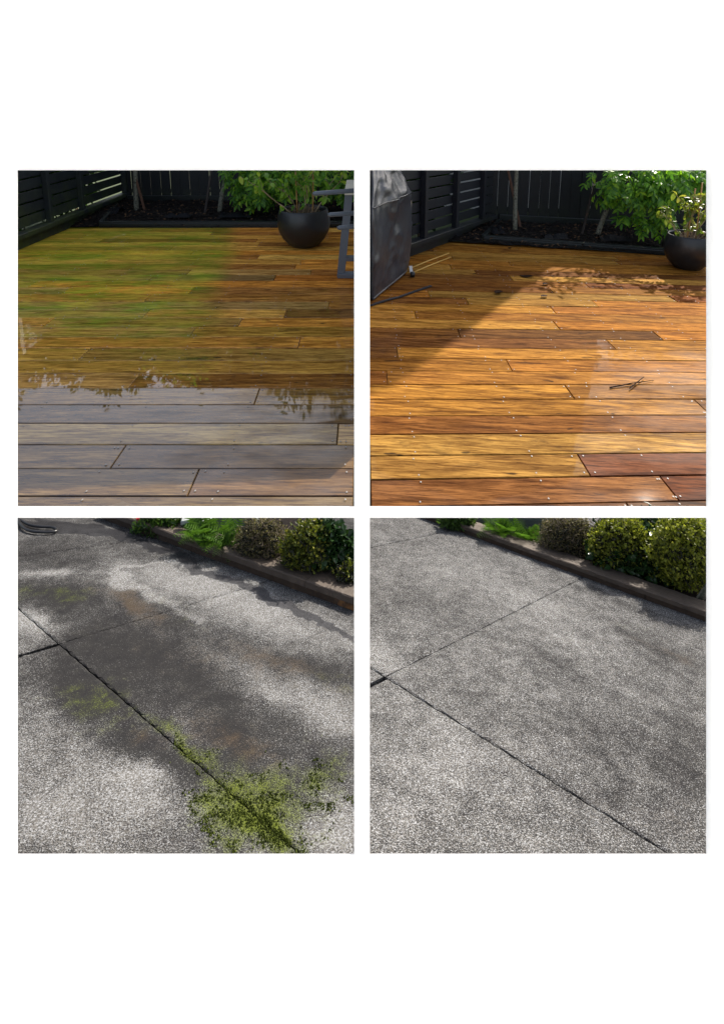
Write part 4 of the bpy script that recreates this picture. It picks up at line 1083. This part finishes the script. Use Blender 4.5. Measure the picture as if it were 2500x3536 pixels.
def soil_strip(pl, a, d, L, back, nrm, wt, width, label):
    q0 = a + back * (wt * .8); V, F = [], []
    for i in range(31):
        for j in range(9):
            p = q0 + d * (L * i / 30) + back * (min(width, reach(q0 + d * (L * i / 30), back)) * j / 8); V.append(V3(min(p.x, -.03) if a.x < 0 else p.x, p.y, p.z + .012 + .01 * mnoise.noise(p * 12)))
    for i in range(30):
        for j in range(8): F.append((i * 9 + j, i * 9 + j + 1, (i + 1) * 9 + j + 1, (i + 1) * 9 + j))
    o = obj('soil', (V, F), M['soil']); o['kind'] = 'structure'
def small_foliage(blobs, n, L, W, r, surf=.35, up=.3):
    V, F = [], []; tot = sum(b[1].x * b[1].z for b in blobs)
    for c, rad in blobs:
        for _ in range(int(n * rad.x * rad.z / tot)):
            d = rdir(r); q = 1 - surf * r.random() ** 1.6
            lump = 1 + .30 * mnoise.noise(Vector((d.x * 2.4 + c.x * 9, d.y * 2.4, d.z * 2.4))) + (.22 if r.random() < .9 else .45) * mnoise.noise(Vector((d.x * 8 + c.x * 9, d.y * 8, d.z * 8)))
            p = c + Vector((d.x * rad.x, d.y * rad.y, d.z * rad.z)) * q * lump
            ld = (d * .7 + rdir(r) + V3(0, 0, up)).normalized()
            scatter_leaves(V, F, p, ld, (d + rdir(r) * .6).normalized(), L * r.uniform(.6, 1.3), W * r.uniform(.7, 1.2))
    return V, F
def twig_mass(c, rad, n, r, L, th):
    V, F = [], []
    for _ in range(n):
        d = rdir(r); p = c + Vector((d.x * rad.x, d.y * rad.y, d.z * rad.z)) * r.uniform(.75, 1.02); pts = [p]; t = (rdir(r) + d * .3).normalized()
        for _k in range(4):
            t = (t + rdir(r) * .7 - d * .1).normalized(); pts.append(pts[-1] + t * L * .25)
        v, f = tube(pts, th, 3, False); k = len(V); V += v; F += [tuple(i + k for i in q) for q in f]
    return V, F
def ellipsoid(c, rad, n=14, k=1.0):
    V, F = [], []
    for j in range(n + 1):
        th = math.pi * j / n
        for i in range(n * 2):
            a = math.pi * i / n; d = V3(math.sin(th) * math.cos(a), math.sin(th) * math.sin(a), math.cos(th))
            q = k * (1 + .25 * mnoise.noise(d * 2.5 + c))
            V.append(c + Vector((d.x * rad.x, d.y * rad.y, d.z * rad.z)) * q)
    W = n * 2
    for j in range(n):
        for i in range(W): F.append((j * W + i, (j + 1) * W + i, (j + 1) * W + (i + 1) % W, j * W + (i + 1) % W))
    return V, F
def bush(name, px, py, pl, zf, rx, rz, Zd, label, seed, mat, n, L, W, twigs=0, core=True):
    # px,py: picture reading of the bush's middle; Zd: its depth along the lens; rx,rz: half sizes in readings
    c = at(*zf(px, py), Zd); k = Zd / FPX / 1.393
    rad = V3(rx * k, min(rx, rz) * k * .66, rz * k); r = random.Random(seed)
    base = V3(c.x, c.y, pl.z(c.x, c.y))
    root = empty(name, base, label, 'bush')
    for _ in range(5):
        e = c + V3(r.uniform(-.4, .4) * rad.x, r.uniform(-.4, .4) * rad.y, 0)
        obj('stem', limb(base + V3(r.uniform(-.02, .02), 0, -.02), e, .006, .003, r, .01, 4), M['twig'], root)
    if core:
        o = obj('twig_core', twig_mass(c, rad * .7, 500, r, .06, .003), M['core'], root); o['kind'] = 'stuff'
    fv, ff = small_foliage([(c, rad)], n, L, W, r, .55)
    for _ in range(46):                                  # stray shoots break the outline
        d = (rdir(r) + V3(0, 0, .35)).normalized(); st_ = c + Vector((d.x * rad.x, d.y * rad.y, d.z * rad.z)) * .9; g_ = (d + rdir(r) * .5).normalized()
        ln = r.uniform(.015, .05)
        for k_ in range(8):
            q_ = st_ + g_ * ln * k_ / 7; scatter_leaves(fv, ff, q_, (g_ * .5 + rdir(r)).normalized(), rdir(r), L * r.uniform(.6, 1.1), W)
    for k_ in range(0, len(fv) - 3, 4):                  # clipped level along the top
        while reading_y(fv[k_]) < 1764 or reading_y(fv[k_ + 2]) < 1758:
            for q_ in range(4): fv[k_ + q_] = fv[k_ + q_] - V3(0, 0, .012)
    fv = [V3(min(q.x, -.01) if c.x < 0 else max(q.x, .01), q.y, q.z) for q in fv]
    o = obj('foliage', (fv, ff), mat, root); o['kind'] = 'stuff'
    if twigs:
        o = obj('outer_twigs', twig_mass(c, rad * .97, twigs, r, .05, .0009), M['twig'], root); o['kind'] = 'stuff'
    return root
FROND = []
def frond_mesh(L, r):
    V, F = [], []; n = 15; pts = []
    for i in range(n + 1):
        t = i / n; pts.append(Vector((0, L * (t - .12 * t * t), L * (.30 * t - .62 * t * t))))
    v, f = tube(pts, [L * .008 * (1 - .8 * i / n) for i in range(n + 1)], 3, False); V += v; F += f
    for i in range(2, n):
        t = i / n; w = L * .26 * math.sin(math.pi * (t * .8 + .16)); p = pts[i]
        for s in (-1, 1):
            k = len(V); tip = p + V3(s * w, w * .35, -w * .15); m = p.lerp(tip, .5)
            e = V3(-s * .0, L * .016, 0); V += [p - e, m + e * 1.4 + V3(0, 0, L * .012), tip, m - e * 1.4, p + e]
            F += [(k, k + 3, k + 1), (k + 3, k + 2, k + 1), (k, k + 1, k + 4)]
    return V, F
rf = random.Random(4)
for _ in range(3): FROND.append(mesh_data('frond', *frond_mesh(.22, rf), M['fern']))
def fern(px, py, Zd, zf, pl, n, sc, label, seed, spread=.06):
    r = random.Random(seed); c = at(*zf(px, py), Zd); root = empty('fern', c, label, 'fern')
    for k in range(n):
        a = r.uniform(0, 6.28); el = r.uniform(.75, 1.4)
        d = V3(math.cos(a) * math.cos(el), math.sin(a) * math.cos(el), math.sin(el))
        p = c + V3(r.uniform(-spread, spread), r.uniform(-spread, spread) * .5, 0)
        inst('frond', FROND[k % 3], p, rot_to(d, r.uniform(-.4, .4)), sc * r.uniform(.7, 1.15), root)
def plant_mix(px, py, Zd, zf, pl, rx, rz, label, seed, flower=False):
    r = random.Random(seed); c = at(*zf(px, py), Zd); k = Zd / FPX / 1.393; root = empty('leafy_plant', V3(c.x, c.y, pl.z(c.x, c.y)), label, 'plant')
    rad = V3(rx * k, rx * k * .5, rz * k)
    o = obj('foliage', small_foliage([(c, rad)], 650, .035, .009, r, .9, .1), M['understory'], root); o['kind'] = 'stuff'
    V, F = [], []
    for _ in range(120):
        p = c + V3(r.uniform(-1, 1) * rad.x, r.uniform(-1, .2) * rad.y, -rad.z * r.random()); d = (V3(r.uniform(-.6, .6), r.uniform(-.5, .3), 1)).normalized()
        scatter_leaves(V, F, p, d, V3(0, -1, .3), .07 * r.uniform(.6, 1.2), .0022)
    o = obj('blades', (V, F), M['understory'], root); o['kind'] = 'stuff'
    if flower:
        f = at(*zf(583, 17), Zd - .06); parts = []
        for q in range(9):
            a = q * .7; v, fc = leaf_shape(.014, .006, -.3, 2); m = Matrix.Translation(f) @ Matrix.Rotation(a, 4, 'Z') @ Matrix.Rotation(.5 + .08 * q, 4, 'X'); parts.append(([m @ x for x in v], fc))
        obj('flower', merge(*parts), M['petal'], root)
def camellia(px, py, Zd, zf, pl, rx, rz, label, seed):
    r = random.Random(seed); c = at(*zf(px, py), Zd); k = Zd / FPX / 1.393; root = empty('camellia_bush', V3(c.x, c.y, pl.z(c.x, c.y)), label, 'bush')
    rad = V3(rx * k, rx * k * .6, rz * k)
    LM = mesh_data('leaf', *leaf_shape(.042, .011, .2, 3), M['camellia'])
    for _ in range(240):
        d = rdir(r); d.y = -abs(d.y); p = c + Vector((d.x * rad.x, d.y * rad.y, d.z * rad.z)) * r.uniform(.75, 1.05)
        inst('leaf', LM, p, rot_to((d * .5 + rdir(r) + V3(0, -.4, -.2)).normalized(), r.uniform(-.8, .8)), r.uniform(.7, 1.2), root)
    o = obj('foliage', small_foliage([(c, rad * .85)], int(1800 * max(1, rx / 110)), .038, .012, r, .9, .0), M['camellia'], root); o['kind'] = 'stuff'
    obj('stem', limb(V3(c.x, c.y, pl.z(c.x, c.y)), c, .012, .006, r, .02), M['twig'], root)
def block_wall(pl, zf, x0, x1, ytop, ybot, Za, Zb, rows, cols, label, ledge):
    a, b_ = at(*zf(x0, ytop), Za), at(*zf(x1, ytop), Zb); ztop = max(a.z, b_.z); zbot = min(at(*zf(x0, ybot), Za).z, at(*zf(x1, ybot), Zb).z)
    root = empty('block_wall', V3((a.x + b_.x) / 2, (a.y + b_.y) / 2, zbot), label, 'wall')
    d = V3(b_.x - a.x, b_.y - a.y, 0); L = d.length; d.normalize(); nb = V3(-d.y, d.x, 0)
    if nb.y < 0: nb = -nb
    h = (ztop - zbot) / rows; w = L / cols
    for j in range(rows):
        for i in range(-1, cols + 1):
            s0 = (i + (.5 if j % 2 else 0)) * w; s1 = s0 + w; s0, s1 = max(0, s0), min(L, s1)
            if s1 - s0 < .01: continue
            p = V3(a.x, a.y, zbot + j * h); g = .0014
            lo = [p + d * (s0 + g) + V3(0, 0, g), p + d * (s1 - g) + V3(0, 0, g), p + d * (s1 - g) + nb * .06 + V3(0, 0, g), p + d * (s0 + g) + nb * .06 + V3(0, 0, g)]
            hi = [q + V3(0, 0, h - 2 * g) for q in lo]
            obj('block', hexa(lo, hi), M['block'], root)
    p = V3(a.x, a.y, zbot) + nb * .004
    lo = [p, p + d * L, p + d * L + nb * .052, p + nb * .052]; obj('mortar', hexa(lo, [q + V3(0, 0, ztop - zbot - .002) for q in lo]), M['block'], root)
    if ledge:
        q0, q1 = at(*zf(*ledge[0]), Za * .985), at(*zf(*ledge[1]), Za * .985)
        obj('ledge', bar(q0, q1, .05, .022, bev=.003), M['ledge'], root)

# --- left driveway's border
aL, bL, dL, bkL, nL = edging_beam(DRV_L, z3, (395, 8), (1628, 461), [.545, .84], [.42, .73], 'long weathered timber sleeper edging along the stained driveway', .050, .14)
soil_strip(DRV_L, aL, dL, (bL - aL).length, bkL, nL, .14, .55, '')
def depth_on(pl, zf, x, y): p = pl.hit(*zf(x, y)); return (p - CAM).dot(FW)
dz = lambda x, y: depth_on(DRV_L, z3, x, y)
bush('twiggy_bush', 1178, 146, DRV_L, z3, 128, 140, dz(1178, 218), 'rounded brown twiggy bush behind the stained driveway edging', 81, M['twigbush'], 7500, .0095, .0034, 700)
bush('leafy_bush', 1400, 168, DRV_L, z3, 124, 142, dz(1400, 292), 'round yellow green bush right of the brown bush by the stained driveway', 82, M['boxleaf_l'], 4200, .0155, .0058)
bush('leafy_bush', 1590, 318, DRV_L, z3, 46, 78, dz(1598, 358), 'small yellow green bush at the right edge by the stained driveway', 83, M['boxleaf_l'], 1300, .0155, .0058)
camellia(1490, 135, dz(1500, 285), z3, DRV_L, 135, 115, 'dark glossy leaved bush behind the yellow green bush, stained driveway', 84)
fern(890, 145, dz(890, 150), z3, DRV_L, 26, .85, 'bright green fern left of the brown bush by the stained driveway, larger', 85, .04)
fern(1005, 178, dz(1000, 185), z3, DRV_L, 18, .72, 'low green fern touching the brown bush by the stained driveway', 86, .03)
plant_mix(690, 36, dz(690, 78), z3, DRV_L, 110, 46, 'dark green plants with a red flower at the top of the stained driveway', 87, True)
block_wall(DRV_L, z3, 790, 1150, -9, 190, dz(840, 95), dz(840, 95), 5, 4, 'pale green painted block wall behind the ferns, stained driveway', ((795, 12), (930, 14)))

# --- right driveway's border
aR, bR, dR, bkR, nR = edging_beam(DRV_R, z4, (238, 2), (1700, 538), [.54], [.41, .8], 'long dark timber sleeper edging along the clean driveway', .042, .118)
soil_strip(DRV_R, aR, dR, (bR - aR).length, bkR, nR, .118, .55, '')
dzr = lambda x, y: depth_on(DRV_R, z4, x, y)
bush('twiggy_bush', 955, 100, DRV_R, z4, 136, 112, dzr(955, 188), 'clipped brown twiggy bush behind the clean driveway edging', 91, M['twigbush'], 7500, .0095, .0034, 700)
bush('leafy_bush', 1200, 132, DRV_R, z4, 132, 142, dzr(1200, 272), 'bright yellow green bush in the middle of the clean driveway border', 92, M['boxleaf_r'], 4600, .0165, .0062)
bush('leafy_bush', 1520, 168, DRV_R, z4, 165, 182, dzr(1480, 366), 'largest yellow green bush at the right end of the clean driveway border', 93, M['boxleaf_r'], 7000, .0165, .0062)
camellia(1340, 130, dzr(1340, 265), z4, DRV_R, 320, 100, 'dark glossy leaved bush between the two yellow green bushes, clean driveway', 94)
fern(650, 108, dzr(650, 108), z4, DRV_R, 26, .78, 'bright green fern left of the brown bush by the clean driveway, larger', 95, .035)
fern(765, 138, dzr(765, 140), z4, DRV_R, 20, .7, 'low green fern touching the brown bush by the clean driveway', 96, .03)
plant_mix(425, 15, dzr(425, 60), z4, DRV_R, 75, 32, 'dark strappy plant at the top of the clean driveway edging', 97)
block_wall(DRV_R, z4, 455, 880, -9, 140, dzr(520, 45), dzr(520, 45), 5, 5, 'pale green painted block wall behind the ferns, clean driveway', None)
p0, p1 = at(*z4(1585, 400), dzr(1590, 425)), at(*z4(1660, 270), dzr(1590, 425) + .02)
tag(obj('bare_branch', tube([p0, p0.lerp(p1, .5) + V3(.004, 0, 0), p1, p1 + V3(.03, .01, .05)], [.016, .014, .012, .01], 8), M['bark'], None, True), 'bare brown trunk at the right edge of the clean driveway border', 'trunk')

# hose on the stained driveway
hp = [(-60, -10), (5, 18), (60, 48), (120, 58), (165, 60), (190, 68), (188, 80), (150, 84), (90, 82), (45, 70), (18, 45), (6, 15), (-10, -30)]
P = [onplane(DRV_L, *z3(*q), .012) for q in hp]; pts = []
for i in range(len(P) - 1):
    p0, p1, p2, p3 = P[max(i - 1, 0)], P[i], P[i + 1], P[min(i + 2, len(P) - 1)]
    for k in range(5):
        t = k / 5; pts.append(.5 * ((2 * p1) + (p2 - p0) * t + (2 * p0 - 5 * p1 + 4 * p2 - p3) * t * t + (3 * p1 - p0 - 3 * p2 + p3) * t ** 3))
pts.append(P[-1])
tag(obj('garden_hose', tube(pts, .0062, 8), M['hose'], None, True), 'black hose looped on the stained driveway at the top left', 'hose')
